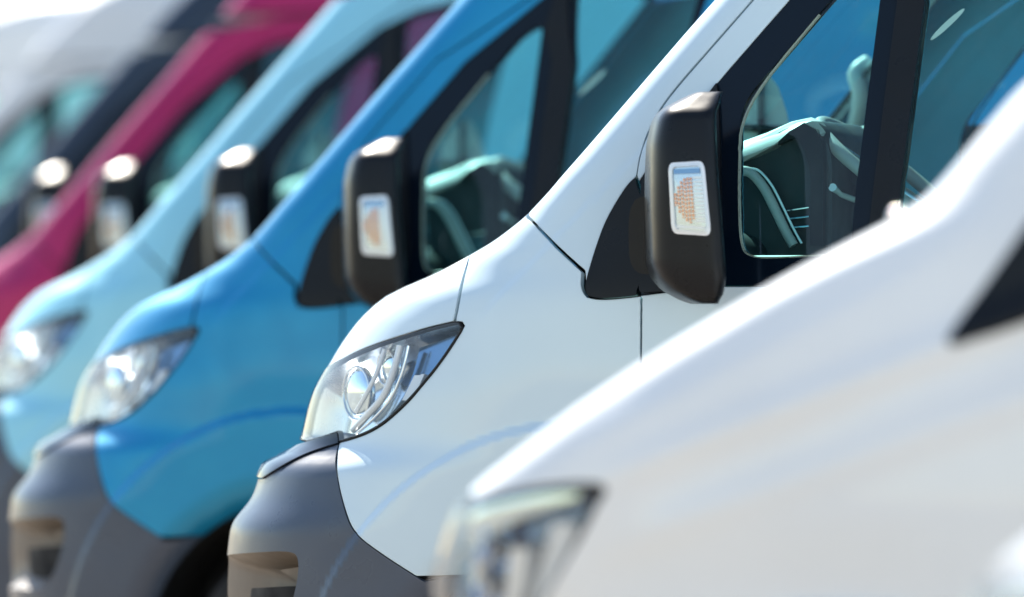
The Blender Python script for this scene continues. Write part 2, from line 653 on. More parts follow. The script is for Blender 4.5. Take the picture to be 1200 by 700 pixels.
def lathe(name, prof, cx, cz, mat, parent, k=48, sy=1):
    """profile of (y, radius) turned about an axle along Y"""
    rings = []
    for y, r in prof:
        rings.append([(cx + r * math.cos(2 * math.pi * i / k), sy * y, cz + r * math.sin(2 * math.pi * i / k)) for i in range(k)])
    return loft(name, rings, mat, parent, (True, True), 35)


def empty(name, parent=None):
    o = bpy.data.objects.new(name, None)
    o.empty_display_size = 0.3
    COL.objects.link(o)
    o.parent = parent
    return o


def arc(cx, cz, r, a0, a1, n=24):
    """points of a wheel opening, angles in degrees, in side-view (x, z)"""
    return [(cx + r * math.cos(R(a0 + (a1 - a0) * i / n)), cz + r * math.sin(R(a0 + (a1 - a0) * i / n))) for i in range(n + 1)]


PAINTED = ('bonnet', 'wing', 'screen_pillar', 'door', 'door_frame', 'roof', 'side_panel', 'rear_panel', 'tailgate', 'bumper_skin', 'mirror_cap')


def paintable(root):
    for o in tree(root):
        if o.type == 'MESH' and o.get('painted'):
            mt = o.data.materials[0]
            o.material_slots[0].link = 'OBJECT'
            o.material_slots[0].material = mt


def tree(o):
    out = [o]
    for c in KIDS.get(o.name, []):
        out += tree(c)
    return out


KIDS = {}
def index_kids():
    KIDS.clear()
    for o in bpy.data.objects:
        if o.parent:
            KIDS.setdefault(o.parent.name, []).append(o)


def copy_tree(o, parent=None):
    c = o.copy()
    COL.objects.link(c)
    c.parent = parent
    for ch in KIDS.get(o.name, []):
        copy_tree(ch, c)
    return c


def repaint(root_children, mat):
    for o in root_children:
        if o.type == 'MESH' and o.get('painted'):
            o.material_slots[0].material = mat


def P_(o):
    o['painted'] = 1
    return o

# ------------------------------------------------------------------ wheels and seats shared by both van kinds
def wheel(parent, cx, cz, r, yo, sy):
    w = lathe('wheel', [(yo - 0.20, r * 0.30), (yo - 0.20, r * 0.58), (yo - 0.05, r * 0.60), (yo - 0.05, r * 0.2)], cx, cz, M['rim'], parent, 40, sy)
    lathe('tyre', [(yo - 0.215, r * 0.62), (yo - 0.222, r * 0.80), (yo - 0.205, r * 0.95), (yo - 0.17, r), (yo - 0.05, r), (yo - 0.015, r * 0.95), (yo, r * 0.80), (yo - 0.012, r * 0.62), (yo - 0.06, r * 0.60), (yo - 0.16, r * 0.60)], cx, cz, M['rubber'], w, 56, sy)
    lathe('hub_cap', [(yo - 0.05, r * 0.24), (yo - 0.015, r * 0.22), (yo - 0.005, r * 0.12)], cx, cz, M['black'], w, 24, sy)
    for i in range(5):
        a = 2 * math.pi * i / 5
        px, pz = cx + 0.40 * r * math.cos(a), cz + 0.40 * r * math.sin(a)
        lathe('wheel_hole', [(yo - 0.052, 0.034), (yo - 0.046, 0.034), (yo - 0.046, 0.02)], px, pz, M['dark'], w, 14, sy)
    return w


def seat(parent, x, y, z, w=0.5):
    s_ = box('seat', (x - 0.02, y - w / 2, z), (x + 0.48, y + w / 2, z + 0.16), M['fabric'], parent, 0.05)
    box('backrest', (x + 0.40, y - w / 2 + 0.02, z + 0.10), (x + 0.53, y + w / 2 - 0.02, z + 0.74), M['fabric'], s_, 0.05, Matrix.Rotation(R(14), 3, 'Y'), (x + 0.45, y, z + 0.1))
    box('headrest', (x + 0.56, y - 0.14, z + 0.79), (x + 0.66, y + 0.14, z + 0.98), M['fabric'], s_, 0.04, Matrix.Rotation(R(10), 3, 'Y'))
    return s_


SK = 0.48          # the housing is swept so that the glass faces the driver


def wing_mirror(parent, sy, cfg):
    """door mirror: black housing on an arm, clear side repeater, glass facing back"""
    tab = cfg['tab']      # rows (z, xl, xr)
    y0, y1 = cfg['y0'], cfg['y1']
    zs = [t[0] for t in tab]
    z_a, z_b = zs[0], zs[-1]
    rings = []
    for i in range(46):
        f = i / 45
        z = z_a + (z_b - z_a) * (0.5 - 0.5 * math.cos(math.pi * f))
        xl, xr = np.interp(z, zs, [t[1] for t in tab]), np.interp(z, zs, [t[2] for t in tab])
        lo, hi = z - z_a, z_b - z
        e = 1.0 if lo > 0.10 else math.sqrt(max(0.0, 1 - (1 - lo / 0.10) ** 2))
        e = 0.40 + 0.60 * e
        fx = 0.55 + 0.45 * e
        cut = 0.0
        if hi < 0.05:                       # sloping top edge
            t_ = 1 - hi / 0.05
            cut = 0.060 * t_ + 0.012 * (1 - math.sqrt(max(0.0, 1 - t_ * t_)))
            fx = 1.0 - 0.05 * (1 - hi / 0.05) ** 3
        zm = z_a + 0.45 * (z_b - z_a)
        ye = y1 - cut - 0.032 * max(0.0, (z - zm) / (z_b - zm)) ** 2
        cx, cy = (xl + xr) / 2, (y0 + ye) / 2
        hx, hy = (xr - xl) / 2, (ye - y0) / 2 * (0.6 + 0.4 * e)
        rings.append([(p[0] - SK * (cy + hy - p[1]), sy * p[1], p[2]) for p in sup(cx, cy, hx * fx, hy, 4.2, z, 64)])
    m = loft('wing_mirror', rings, M['black'], parent, (True, True), 40)
    # arm to the door
    za, zb = cfg['arm']
    xa, xb = cfg['armx']
    yb = cfg['body_y']
    rr = []
    for f in (0.0, 0.35, 0.7, 1.0):
        yy = yb - 0.02 + (y0 + 0.06 - yb) * f
        g = 1 - 0.18 * math.sin(math.pi * f)
        ring = sup((xa + xb) / 2, 0, (xb - xa) / 2 * g, (zb - za) / 2 * g, 3.5, 0, 28)
        rr.append([(p[0], sy * yy, (za + zb) / 2 + p[1]) for p in ring])
    loft('mirror_arm', rr, M['black'], m, (True, True), 40)
    # glass, set in the back of the housing and turned towards the driver
    zl, zh = z_a + 0.06, z_b - 0.05
    xg = np.interp((zl + zh) / 2, zs, [t[2] for t in tab])
    g = []
    for (yy, zz) in rounded([(y0 + 0.03, zl), (y1 - 0.05, zl), (y1 - 0.05, zh), (y0 + 0.03, zh)], 0.03):
        g.append((-0.003 + np.interp(zz, zs, [t[2] for t in tab]) - SK * (y1 - yy), sy * yy, zz))
    back = [(p[0] - 0.012, p[1], p[2]) for p in g]
    loft('mirror_glass', [back, g], M['mirror'], m, (True, True), 30)
    # repeater on the outer face
    if cfg.get('lamp'):
        def outer(x, z):
            xl, xr = np.interp(z, zs, [t[1] for t in tab]), np.interp(z, zs, [t[2] for t in tab])
            cx, hx = (xl + xr) / 2, (xr - xl) / 2
            t = min(0.995, abs((x - cx) / hx))
            zm = z_a + 0.45 * (z_b - z_a)
            y1_ = y1 - 0.032 * max(0.0, (z - zm) / (z_b - zm)) ** 2
            return (y0 + y1_) / 2 + (y1_ - y0) / 2 * (1 - t ** 4.2) ** (1 / 4.2)
        Q = [np.array(p) for p in cfg['lamp']]     # top-left, top-right, bottom-right, bottom-left in (x, z)

        def at(u, v):
            p = (Q[0] * (1 - u) + Q[1] * u) * (1 - v) + (Q[3] * (1 - u) + Q[2] * u) * v
            return p

        def sheet(name, outline, d0, d1, mat, par):
            o_ = [at(u, v) for u, v in outline]
            cen = sum(o_) / len(o_)
            A = [(p[0], sy * (outer(*p) + d1), p[1]) for p in o_]
            B = [(p[0], sy * (outer(*p) + d0), p[1]) for p in o_]
            n = len(A)
            # a few rings toward the centre keep the sheet on the curved face
            V, F = list(B) + list(A), []
            for i in range(n):
                j = (i + 1) % n
                F.append((i, j, n + j, n + i))
            prev = n
            for t in (0.6, 0.3):
                base = len(V)
                for p in o_:
                    r_ = cen + (p - cen) * t
                    V.append((r_[0], sy * (outer(*r_) + d1), r_[1]))
                for i in range(n):
                    j = (i + 1) % n
                    F.append((prev + i, prev + j, base + j, base + i))
                prev = base
            V.append((cen[0], sy * (outer(*cen) + d1), cen[1]))
            for i in range(n):
                F.append((prev + i, prev + (i + 1) % n, len(V) - 1))
            ob = mesh_obj(name, V, F, mat, par)
            fix_normals(ob)
            return smooth_angle(ob, 40)
        rim = lambda a, b, c, d, r: rounded([(a, b), (c, b), (c, d), (a, d)], r)
        lamp = sheet('indicator', rim(0, 0, 1, 1, 0.14), -0.01, 0.0015, M['lampsilver'], m)
        ro = [at(u, v) for u, v in rim(-0.01, -0.01, 1.01, 1.01, 0.15)]
        ri = [at(u, v) for u, v in rim(0.10, 0.055, 0.92, 0.945, 0.10)]
        lv = []
        for pts_, dd in ((ro, -0.006), (ro, 0.005), (ri, 0.0078), (ri, 0.001)):
            lv.append([(p[0], sy * (outer(*p) + dd), p[1]) for p in pts_])
        loft('lamp_rim', lv, M['reflector'], m, (False, False), 40)
        # the pieces inside the repeater are joined with the lamp body's own meshes
        V, F = [], []
        def add_bar(u0, v0, u1, v1, d0, d1):
            k = len(V)
            cs = [at(u0, v0), at(u1, v0), at(u1, v1), at(u0, v1)]
            for dd in (d0, d1):
                for p in cs:
                    V.append((p[0], sy * (outer(*p) + dd), p[1]))
            F.extend([(k + 4, k + 5, k + 6, k + 7), (k, k + 1, k + 5, k + 4), (k + 1, k + 2, k + 6, k + 5), (k + 2, k + 3, k + 7, k + 6), (k + 3, k, k + 4, k + 7)])
        bars = [(0.10, 0.42, 0.62), (0.19, 0.32, 0.72), (0.28, 0.25, 0.79), (0.37, 0.21, 0.84), (0.46, 0.20, 0.86), (0.55, 0.20, 0.80)]
        for i, (u, a, b) in enumerate(bars):
            v_ = a + 0.01
            while v_ < b - 0.02:
                add_bar(u + 0.03, v_, u + 0.078, min(v_ + 0.043, b - 0.01), 0.0010, 0.0064)
                v_ += 0.056
        amb = mesh_obj('amber_filter', V, F, M['amber'], parent_of(lamp), False)
        fix_normals(amb)
        V2, F2 = V, F
        V, F = [], []
        for i in range(12):
            v = 0.20 + i * 0.054
            add_bar(0.66, v, 0.91, v + 0.030, 0.0010, 0.0062)
        add_bar(0.14, 0.885, 0.88, 0.925, 0.0010, 0.006)  # lower bar stands in for the ground's reflection in the lens
        rb = mesh_obj('lens_ground_bar', V, F, M['reflector'], parent_of(lamp), False)
        fix_normals(rb)
        V, F = [], []
        add_bar(0.14, 0.085, 0.88, 0.155, 0.0010, 0.0058)  # upper bar stands in for the sky reflected in the lens
        tb = mesh_obj('lens_sky_bar', V, F, M['lampback'], parent_of(lamp), False)
        fix_normals(tb)
        sheet('indicator_lens', rim(0.02, 0.015, 0.98, 0.985, 0.12), 0.0075, 0.0085, M['lens'], parent_of(lamp))
    return m


def parent_of(lamp):
    return lamp.parent          # stay at thing > part > sub-part

# ------------------------------------------------------------------ the ground
ROW = [
    ('blue', (-1.756, 2.527, -0.012), 'bright blue van directly behind the sharp white van'),
    ('sky', (-3.257, 5.147, 0.044), 'pale sky blue van between the bright blue van and the magenta van'),
    ('magenta', (-5.008, 8.108, 0.095), 'blurred magenta van behind the pale blue van'),
    ('navy', (-6.638, 11.113, 0.164), 'very dark navy van behind the magenta van'),
    ('cream', (-8.605, 14.139, 0.224), 'blurred white van just beyond the dark navy van'),
    ('silver', (-10.879, 17.629, 0.295), 'farthest white van, showing only as a pale blur in the top left corner'),
]
def ground_z(y):
    """the parking ground climbs a little from van to van"""
    py, pz = [-1.2, 1.2], [0.0, 0.0]
    for _, loc, _ in ROW:
        py += [loc[1] - 1.15, loc[1] + 1.15]
        pz += [loc[2], loc[2]]
    return float(np.interp(y, py, pz))


def make_ground():
    m, nt, p, _ = new_mat('worn_asphalt')
    vary(nt, p, (0.31, 0.26, 0.205), 0.7, 0.18, 8)
    p.inputs['Roughness'].default_value = 0.85
    bump(nt, p, 140.0, 0.5, 0.004, detail=6)
    ys = sorted([-300, -60, -20, -8, -1.2, 1.2, 30, 60, 300] + [loc[1] + e_ for _, loc, _ in ROW for e_ in (-1.15, 1.15)])
    xs = [-300, -60, -20, -8, 0, 8, 20, 60, 300]
    V = [(x, y, ground_z(y)) for y in ys for x in xs]
    n = len(xs)
    F = [(j * n + i, j * n + i + 1, (j + 1) * n + i + 1, (j + 1) * n + i) for j in range(len(ys) - 1) for i in range(n - 1)]
    g = mesh_obj('ground', V, F, m)
    g['kind'] = 'structure'
make_ground()

# ------------------------------------------------------------------ the large van
def make_van():
    B = VAN
    X = B.X
    root = empty('parked_van')
    S2 = (1, -1)
    E = 0.0025         # half of a panel gap

    # outlines shared by neighbouring panels, (q, z) on the left side
    gap_hood = [(0.9552, 1.3120), (0.9390, 1.3350), (0.9289, 1.3466), (0.9213, 1.3547), (0.9140, 1.3617), (0.9068, 1.3676), (0.8986, 1.3733), (0.8894, 1.3788), (0.8792, 1.3841), (0.8681, 1.3892), (0.8562, 1.3941), (0.8440, 1.3988), (0.8317, 1.4034), (0.8195, 1.4079), (0.8075, 1.4122), (0.7959, 1.4163), (0.7848, 1.4203), (0.7742, 1.4241), (0.7638, 1.4278), (0.7538, 1.4315), (0.7441, 1.4350), (0.7347, 1.4385), (0.7244, 1.4422), (0.7131, 1.4463), (0.6971, 1.4518), (0.6612, 1.4623)] + [(0.47, 1.50), (0.45, 1.545)]
    lamp_tip = [(0.9839, 1.2980), (0.9698, 1.3080)]
    lamp_top = [(0.9576, 1.3090), (0.9304, 1.3027), (0.9160, 1.2993), (0.9056, 1.2967), (0.8961, 1.2943), (0.8877, 1.2920), (0.8792, 1.2897), (0.8706, 1.2872), (0.8619, 1.2846), (0.8531, 1.2819), (0.8445, 1.2793), (0.8360, 1.2768), (0.8276, 1.2743), (0.8193, 1.2719), (0.8112, 1.2695), (0.8032, 1.2672), (0.7953, 1.2650), (0.7876, 1.2628), (0.7798, 1.2606), (0.7720, 1.2584), (0.7642, 1.2562), (0.7562, 1.2539), (0.7483, 1.2516), (0.7403, 1.2493), (0.7321, 1.2470), (0.7240, 1.2447), (0.7158, 1.2424), (0.7078, 1.2400), (0.6998, 1.2377), (0.6920, 1.2353), (0.6834, 1.2327), (0.6740, 1.2298), (0.6609, 1.2256), (0.6334, 1.2176)]
    lamp_low = [(0.7830, 1.0266), (0.8007, 1.0303), (0.8097, 1.0323), (0.8161, 1.0339), (0.8218, 1.0353), (0.8269, 1.0366), (0.8320, 1.0381), (0.8371, 1.0395), (0.8421, 1.0411), (0.8472, 1.0427), (0.8522, 1.0444), (0.8572, 1.0462), (0.8621, 1.0481), (0.8670, 1.0500), (0.8718, 1.0521), (0.8765, 1.0542), (0.8812, 1.0565), (0.8859, 1.0588), (0.8905, 1.0613), (0.8949, 1.0638), (0.8993, 1.0664), (0.9035, 1.0691), (0.9077, 1.0719), (0.9117, 1.0748), (0.9156, 1.0778), (0.9194, 1.0809), (0.9232, 1.0842), (0.9270, 1.0876), (0.9308, 1.0913), (0.9347, 1.0951), (0.9386, 1.0992), (0.9425, 1.1034), (0.9464, 1.1078), (0.9504, 1.1124), (0.9542, 1.1170), (0.9577, 1.1217), (0.9611, 1.1265), (0.9642, 1.1313), (0.9669, 1.1362), (0.9693, 1.1412), (0.9713, 1.1462), (0.9729, 1.1512), (0.9743, 1.1562), (0.9755, 1.1612), (0.9766, 1.1660), (0.9775, 1.1709), (0.9784, 1.1756), (0.9793, 1.1803), (0.9801, 1.1849), (0.9809, 1.1894), (0.9815, 1.1941), (0.9821, 1.1990), (0.9827, 1.2040), (0.9831, 1.2092), (0.9835, 1.2145), (0.9839, 1.2200), (0.9843, 1.2256), (0.9847, 1.2314), (0.9851, 1.2371), (0.9855, 1.2426), (0.9860, 1.2480), (0.9864, 1.2533), (0.9867, 1.2591), (0.9870, 1.2653), (0.9872, 1.2738), (0.9873, 1.2899)]
    lamp_front = [(0.36, 1.155), (0.36, 1.03)] + [(0.6229, 1.0233), (0.6618, 1.0285), (0.6793, 1.0312), (0.6909, 1.0331), (0.7008, 1.0348), (0.7092, 1.0364), (0.7182, 1.0382), (0.7278, 1.0402), (0.7407, 1.0431), (0.7642, 1.0487)]
    seam = [(0.7851, 1.0205), (0.7933, 1.0120), (0.8006, 1.0071), (0.8083, 1.0030), (0.8179, 0.9988), (0.8294, 0.9944), (0.8435, 0.9894), (0.8597, 0.9841), (0.8774, 0.9782), (0.8952, 0.9718), (0.9113, 0.9650), (0.9249, 0.9579), (0.9356, 0.9505), (0.9441, 0.9427), (0.9516, 0.9347), (0.9592, 0.9263), (0.9676, 0.9175), (0.9768, 0.9085), (0.9863, 0.8996), (0.9960, 0.8908), (1.0065, 0.8821), (1.0178, 0.8734), (1.0301, 0.8649), (1.0429, 0.8565), (1.0558, 0.8482), (1.0684, 0.8399), (1.0807, 0.8320), (1.0922, 0.8244), (1.1029, 0.8171), (1.1162, 0.8104), (1.1309, 0.8041), (1.1406, 0.7978), (1.1507, 0.7918), (1.1612, 0.7861), (1.1715, 0.7805), (1.1818, 0.7751), (1.1918, 0.7698), (1.2018, 0.7647), (1.2117, 0.7596), (1.2215, 0.7547), (1.2312, 0.7499), (1.2407, 0.7452), (1.2501, 0.7407), (1.2591, 0.7364), (1.2680, 0.7321), (1.2765, 0.7281), (1.2858, 0.7238), (1.2957, 0.7192), (1.3067, 0.7130), (1.3244, 0.7011)]
    ax, az, ar = WHEEL_F, WHEEL_Z, 0.465
    a_f = 128.0
    arch_f = [X(*p) for p in arc(ax, az, ar, a_f, 71.0)]           # wing
    arch_b = [X(*p) for p in arc(ax, az, ar, a_f + 0.8, 182.0)]    # bumper
    door_x = 1.170
    tri = [(1.2079, 1.3896), (1.1852, 1.3997), (1.1695, 1.4064), (1.1540, 1.4130), (1.1364, 1.4206), (1.1171, 1.4293), (1.0958, 1.4395), (1.0733, 1.4511), (1.0494, 1.4641), (1.0240, 1.4786), (1.0022, 1.4921), (0.9852, 1.5048), (0.9730, 1.5165), (0.9640, 1.5273), (0.9570, 1.5373), (0.9519, 1.5463), (0.9486, 1.5544), (0.9471, 1.5616), (0.9465, 1.5686), (0.9467, 1.5754), (0.9473, 1.5820), (0.9480, 1.5883), (0.9488, 1.5944), (0.9494, 1.6003), (0.9500, 1.6060), (0.9504, 1.6115), (0.9509, 1.6165), (0.9514, 1.6211), (0.9521, 1.6253), (0.9528, 1.6290), (0.9539, 1.6325), (0.9553, 1.6359), (0.9576, 1.6398), (0.9622, 1.6464)]
    tri_low = [(1.3684, 1.3724), (1.3517, 1.3704), (1.3430, 1.3694), (1.3366, 1.3687), (1.3309, 1.3681), (1.3257, 1.3677), (1.3204, 1.3673), (1.3151, 1.3670), (1.3097, 1.3667), (1.3042, 1.3665), (1.2989, 1.3664), (1.2933, 1.3664), (1.2880, 1.3665), (1.2827, 1.3668), (1.2771, 1.3672), (1.2711, 1.3679), (1.2628, 1.3691), (1.2471, 1.3717)]
    pil_gap = [(1.1008, 1.4315), (1.0508, 1.4450), (1.0260, 1.4520), (1.0089, 1.4569), (0.9938, 1.4612), (0.9809, 1.4650), (0.9683, 1.4687), (0.9559, 1.4724), (0.9439, 1.4760), (0.9322, 1.4795), (0.9203, 1.4831), (0.9083, 1.4868), (0.8962, 1.4906), (0.8841, 1.4946), (0.8716, 1.4986), (0.8583, 1.5027), (0.8451, 1.5070), (0.8328, 1.5113), (0.8212, 1.5155), (0.8102, 1.5195), (0.7994, 1.5235), (0.7890, 1.5273), (0.7777, 1.5314), (0.7653, 1.5358), (0.7480, 1.5418), (0.7113, 1.5532)]

    # bonnet (one sheet over both sides)
    hood = [(0, 1.165), (0.30, 1.165)] + [(0.36, 1.170)] + [(q, z + 0.006) for q, z in reversed(lamp_top)] \
        + [(q - 0.004, z) for q, z in gap_hood] + [(0.30, 1.560), (0, 1.562)]
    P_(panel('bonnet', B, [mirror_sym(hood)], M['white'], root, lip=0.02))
    # cowl under the windscreen
    panel('scuttle_panel', B, [mirror_sym([(0, 1.568), (0.30, 1.566), (0.436, 1.551), (0.555, 1.578), (0.552, 1.605), (0, 1.615)])], M['black'], root, off=-0.006)
    # windscreen
    wed = 0.59
    ws = [(0, 1.60), (wed, 1.595), (wed, 1.8), (wed, 2.1), (wed, 2.33), (0.3, 2.365), (0, 2.375)]
    panel('windscreen', B, [mirror_sym(ws)], M['screen'], root, off=-0.004, lip=0.004, sp=0.04)
    strip('windscreen_seal', B, mirror_sym(ws), 0.024, M['gloss'], root, off=0.001)
    for sgn in (-1, 1):
        p = [B.pos(np.array([sgn * t]), np.array([zz]), 0.02)[0] for t, zz in ((0.10, 1.60), (0.25, 1.64), (0.44, 1.66))]
        tube('wiper', p, 0.009, M['black'], root)
    # roof
    roof_grid(B, root)
    # front wings
    wing = [(q + 0.004, z) for q, z in gap_hood] + [(0.585, 1.572)] + [(q - 0.001, z - 0.004) for q, z in reversed(pil_gap)] \
        + [(q - 0.003, z - 0.004) for q, z in tri[:1]] + [(q, z - 0.004) for q, z in reversed(tri_low)] + [X(door_x - E, z) for z in np.linspace(1.37, 0.82, 24)] \
        + list(reversed(arch_f)) + list(reversed(seam[:-1])) + [(q + 0.005, z - 0.004) for q, z in lamp_low] + [(q + 0.006, z + 0.004) for q, z in lamp_tip + lamp_top[:1]]
    for sd in S2:
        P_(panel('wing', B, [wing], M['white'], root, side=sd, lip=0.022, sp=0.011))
    # windscreen pillars
    dseam = [(0.9615, 1.6524), (0.9467, 1.6659), (0.9386, 1.6731), (0.9327, 1.6784), (0.9272, 1.6835), (0.9223, 1.6882), (0.9174, 1.6932), (0.9123, 1.6983), (0.9070, 1.7036), (0.9016, 1.7091), (0.8962, 1.7149), (0.8909, 1.7209), (0.8857, 1.7272), (0.8809, 1.7337), (0.8763, 1.7404), (0.8720, 1.7474), (0.8676, 1.7546), (0.8634, 1.7621), (0.8594, 1.7695), (0.8558, 1.7768), (0.8524, 1.7840), (0.8494, 1.7910), (0.8467, 1.7980), (0.8443, 1.8050), (0.8422, 1.8118), (0.8404, 1.8185), (0.8390, 1.8261), (0.8378, 1.8346), (0.8370, 1.8440), (0.8365, 1.8543), (0.8364, 1.8654), (0.8365, 1.8775), (0.8370, 1.8905), (0.8379, 1.9043), (0.8387, 1.9181), (0.8396, 1.9319), (0.8404, 1.9457), (0.8412, 1.9594), (0.8421, 1.9747), (0.8430, 1.9918), (0.8437, 2.0156), (0.8439, 2.0385), (0.8440, 2.0613)]
    pil = list(pil_gap) + [(wed + 0.008, 1.580), (wed + 0.006, 1.60), (wed + 0.006, 1.8), (wed + 0.006, 2.1), (wed + 0.006, 2.33), (0.9, 2.378), (1.15, 2.402)] \
        + [X(2.15, 2.418), X(1.98, 2.392), X(1.80, 2.318)] + [(q - 0.010, z + 0.006) for q, z in reversed(dseam)] + [(q - 0.004, z + 0.003) for q, z in reversed(tri)]
    for sd in S2:
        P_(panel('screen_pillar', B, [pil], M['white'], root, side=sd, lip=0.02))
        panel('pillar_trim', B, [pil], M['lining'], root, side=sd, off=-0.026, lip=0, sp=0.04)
        panel('mirror_base', B, [rounded(tri + tri_low, 0.02)], M['black'], root, side=sd, off=0.006, lip=0.02)

    # bumper with its fog lamp recess
    fog = [(0.7514, 0.7558), (0.8320, 0.7611), (0.8658, 0.7630), (0.8862, 0.7635), (0.9016, 0.7633), (0.9125, 0.7625), (0.9214, 0.7611), (0.9284, 0.7591), (0.9335, 0.7567), (0.9368, 0.7537), (0.9396, 0.7500), (0.9419, 0.7457), (0.9439, 0.7407), (0.9453, 0.7350), (0.9464, 0.7286), (0.9469, 0.7216), (0.9471, 0.7139), (0.9467, 0.7055), (0.9460, 0.6971), (0.9449, 0.6888), (0.9435, 0.6804), (0.9418, 0.6721), (0.9398, 0.6638), (0.9373, 0.6556), (0.9343, 0.6473), (0.9307, 0.6391), (0.9264, 0.6310), (0.9213, 0.6229), (0.9155, 0.6150), (0.9093, 0.6072), (0.9015, 0.5986), (0.8922, 0.5891), (0.8782, 0.5761), (0.8493, 0.5509)] + [(0.46, 0.545), (0.44, 0.60), (0.46, 0.735)]
    fog = rounded(fog, 0.03)
    bump_top = [(0.7851, 1.0205), (0.7664, 1.0149), (0.7567, 1.0119), (0.7500, 1.0096), (0.7437, 1.0074), (0.7382, 1.0052), (0.7328, 1.0029), (0.7277, 1.0004), (0.7231, 0.9979), (0.7189, 0.9952), (0.7158, 0.9922), (0.7142, 0.9889), (0.7138, 0.9853), (0.7144, 0.9814), (0.7155, 0.9772), (0.7163, 0.9727), (0.7158, 0.9678), (0.7124, 0.9625), (0.7063, 0.9576), (0.6981, 0.9532), (0.6886, 0.9493), (0.6786, 0.9458), (0.6683, 0.9426), (0.6583, 0.9397), (0.6466, 0.9366), (0.6255, 0.9316)]
    bl = [(0, 0.24), (0.9, 0.24), X(0.55, 0.30)] + list(reversed(arch_b)) + list(reversed([(q - 0.002, z - 0.002) for q, z in seam])) \
        + [(q - 0.002, z - 0.002) for q, z in bump_top[1:]] + [(0.40, 0.925), (0.2, 0.922), (0, 0.922)]
    fogm = [(-q, z) for q, z in reversed(fog)]
    low_in = rounded([(-0.34, 0.42), (0.34, 0.42), (0.30, 0.66), (-0.30, 0.66)], 0.05)
    panel('bumper', B, [mirror_sym(bl), fog, fogm, low_in], M['grey'], root, lip=0.016, sp=0.013)
    funnel('lower_intake', B, low_in, 0.10, 0.9, M['dark'], root)
    for sd in S2:
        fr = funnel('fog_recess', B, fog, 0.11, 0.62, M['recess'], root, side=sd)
        fl = np.array(fog)
        c = fl.mean(0)
        low_f = [tuple((c + (p - c) * np.array([0.66, 0.5]) + np.array([0.0, -0.045])) * np.array([sd, 1])) for p in fl]
        panel('cavity_shade_sheet', B, [low_f], M['dark'], fr, off=-0.06, lip=0.01)  # dark sheet puts the shade of the lower cavity into the recess
    # trim strip above the bumper
    st_top = [(0.7655, 1.0457), (0.7418, 1.0409), (0.7289, 1.0384), (0.7192, 1.0365), (0.7103, 1.0348), (0.7020, 1.0331), (0.6935, 1.0314), (0.6848, 1.0297), (0.6756, 1.0279), (0.6663, 1.0260), (0.6564, 1.0241), (0.6464, 1.0221), (0.6356, 1.0202), (0.6246, 1.0182), (0.6126, 1.0161), (0.6005, 1.0141), (0.5870, 1.0119), (0.5731, 1.0098), (0.5581, 1.0075), (0.5431, 1.0050), (0.5351, 1.0023), (0.5439, 0.9990), (0.4998, 0.9971), (0.4689, 0.9940), (0.4689, 0.9914), (0.4998, 0.9894), (0.4689, 0.9865), (0.5042, 0.9845), (0.5240, 0.9820), (0.5571, 0.9787), (0.5174, 0.9770), (0.5351, 0.9736), (0.5328, 0.9689), (0.5218, 0.9577)]
    tl = [(0, 0.935), (0.2, 0.935), (0.40, 0.938)] + list(reversed(bump_top)) + [(st_top[0][0], st_top[0][1])] + st_top[1:] + [(0.40, 0.972), (0.2, 0.968), (0, 0.968)]
    panel('front_trim', B, [mirror_sym(tl)], M['gloss'], root, off=0.006, lip=0.02)
    # grille
    gl = rounded([(0.33, 0.985), (0.33, 1.15), (-0.33, 1.15), (-0.33, 0.985)], 0.03)
    panel('grille', B, [gl], M['dark'], root, off=-0.03, lip=0)
    for zz in (1.02, 1.065, 1.11):
        strip('grille_bar', B, [(-0.33 + 0.033 * i, zz) for i in range(21)], 0.018, M['black'], root, off=-0.004, h=0.02, closed=False)

    # headlamps
    lamp = lamp_tip + lamp_top + lamp_front + lamp_low
    for sd in S2:
        headlamp(B, lamp, sd, root)

    # doors
    zb = 1.392
    sail = [(1.3733, 1.3734), (0.9823, 1.6404), (0.9736, 1.6682), (0.9778, 1.6959)]
    frame_out = [(0.9778, 1.6959), (0.9766, 1.7269), (0.9762, 1.7434), (0.9758, 1.7559), (0.9754, 1.7677), (0.9749, 1.7788), (0.9745, 1.7905), (0.9740, 1.8026), (0.9735, 1.8153), (0.9731, 1.8284), (0.9728, 1.8413), (0.9727, 1.8541), (0.9729, 1.8666), (0.9734, 1.8790), (0.9740, 1.8912), (0.9749, 1.9031), (0.9759, 1.9149), (0.9770, 1.9265), (0.9782, 1.9381), (0.9794, 1.9497), (0.9806, 1.9613), (0.9817, 1.9729), (0.9830, 1.9859), (0.9842, 2.0004), (0.9854, 2.0206), (0.9871, 2.0596)] + [X(1.73, 2.245), X(1.86, 2.302), X(2.02, 2.335), X(2.255, 2.345)]
    low = [X(door_x + E, z) for z in np.linspace(0.845, 1.365, 22)] + [(1.3779, 1.3714), (1.4059, 1.3753), (1.4331, 1.3792)] + [X(1.36, zb), X(2.265, zb), X(2.265, 0.42), X(1.50, 0.42)] + [X(*p) for p in arc(ax, az, ar, 8, 68.5, 20)]
    up = list(dseam) + [X(1.80, 2.310), X(1.98, 2.384), X(2.15, 2.410), X(2.265, 2.412), X(2.265, 2.352)] + list(reversed(frame_out)) + [(sail[1][0], sail[1][1] - 0.0)]
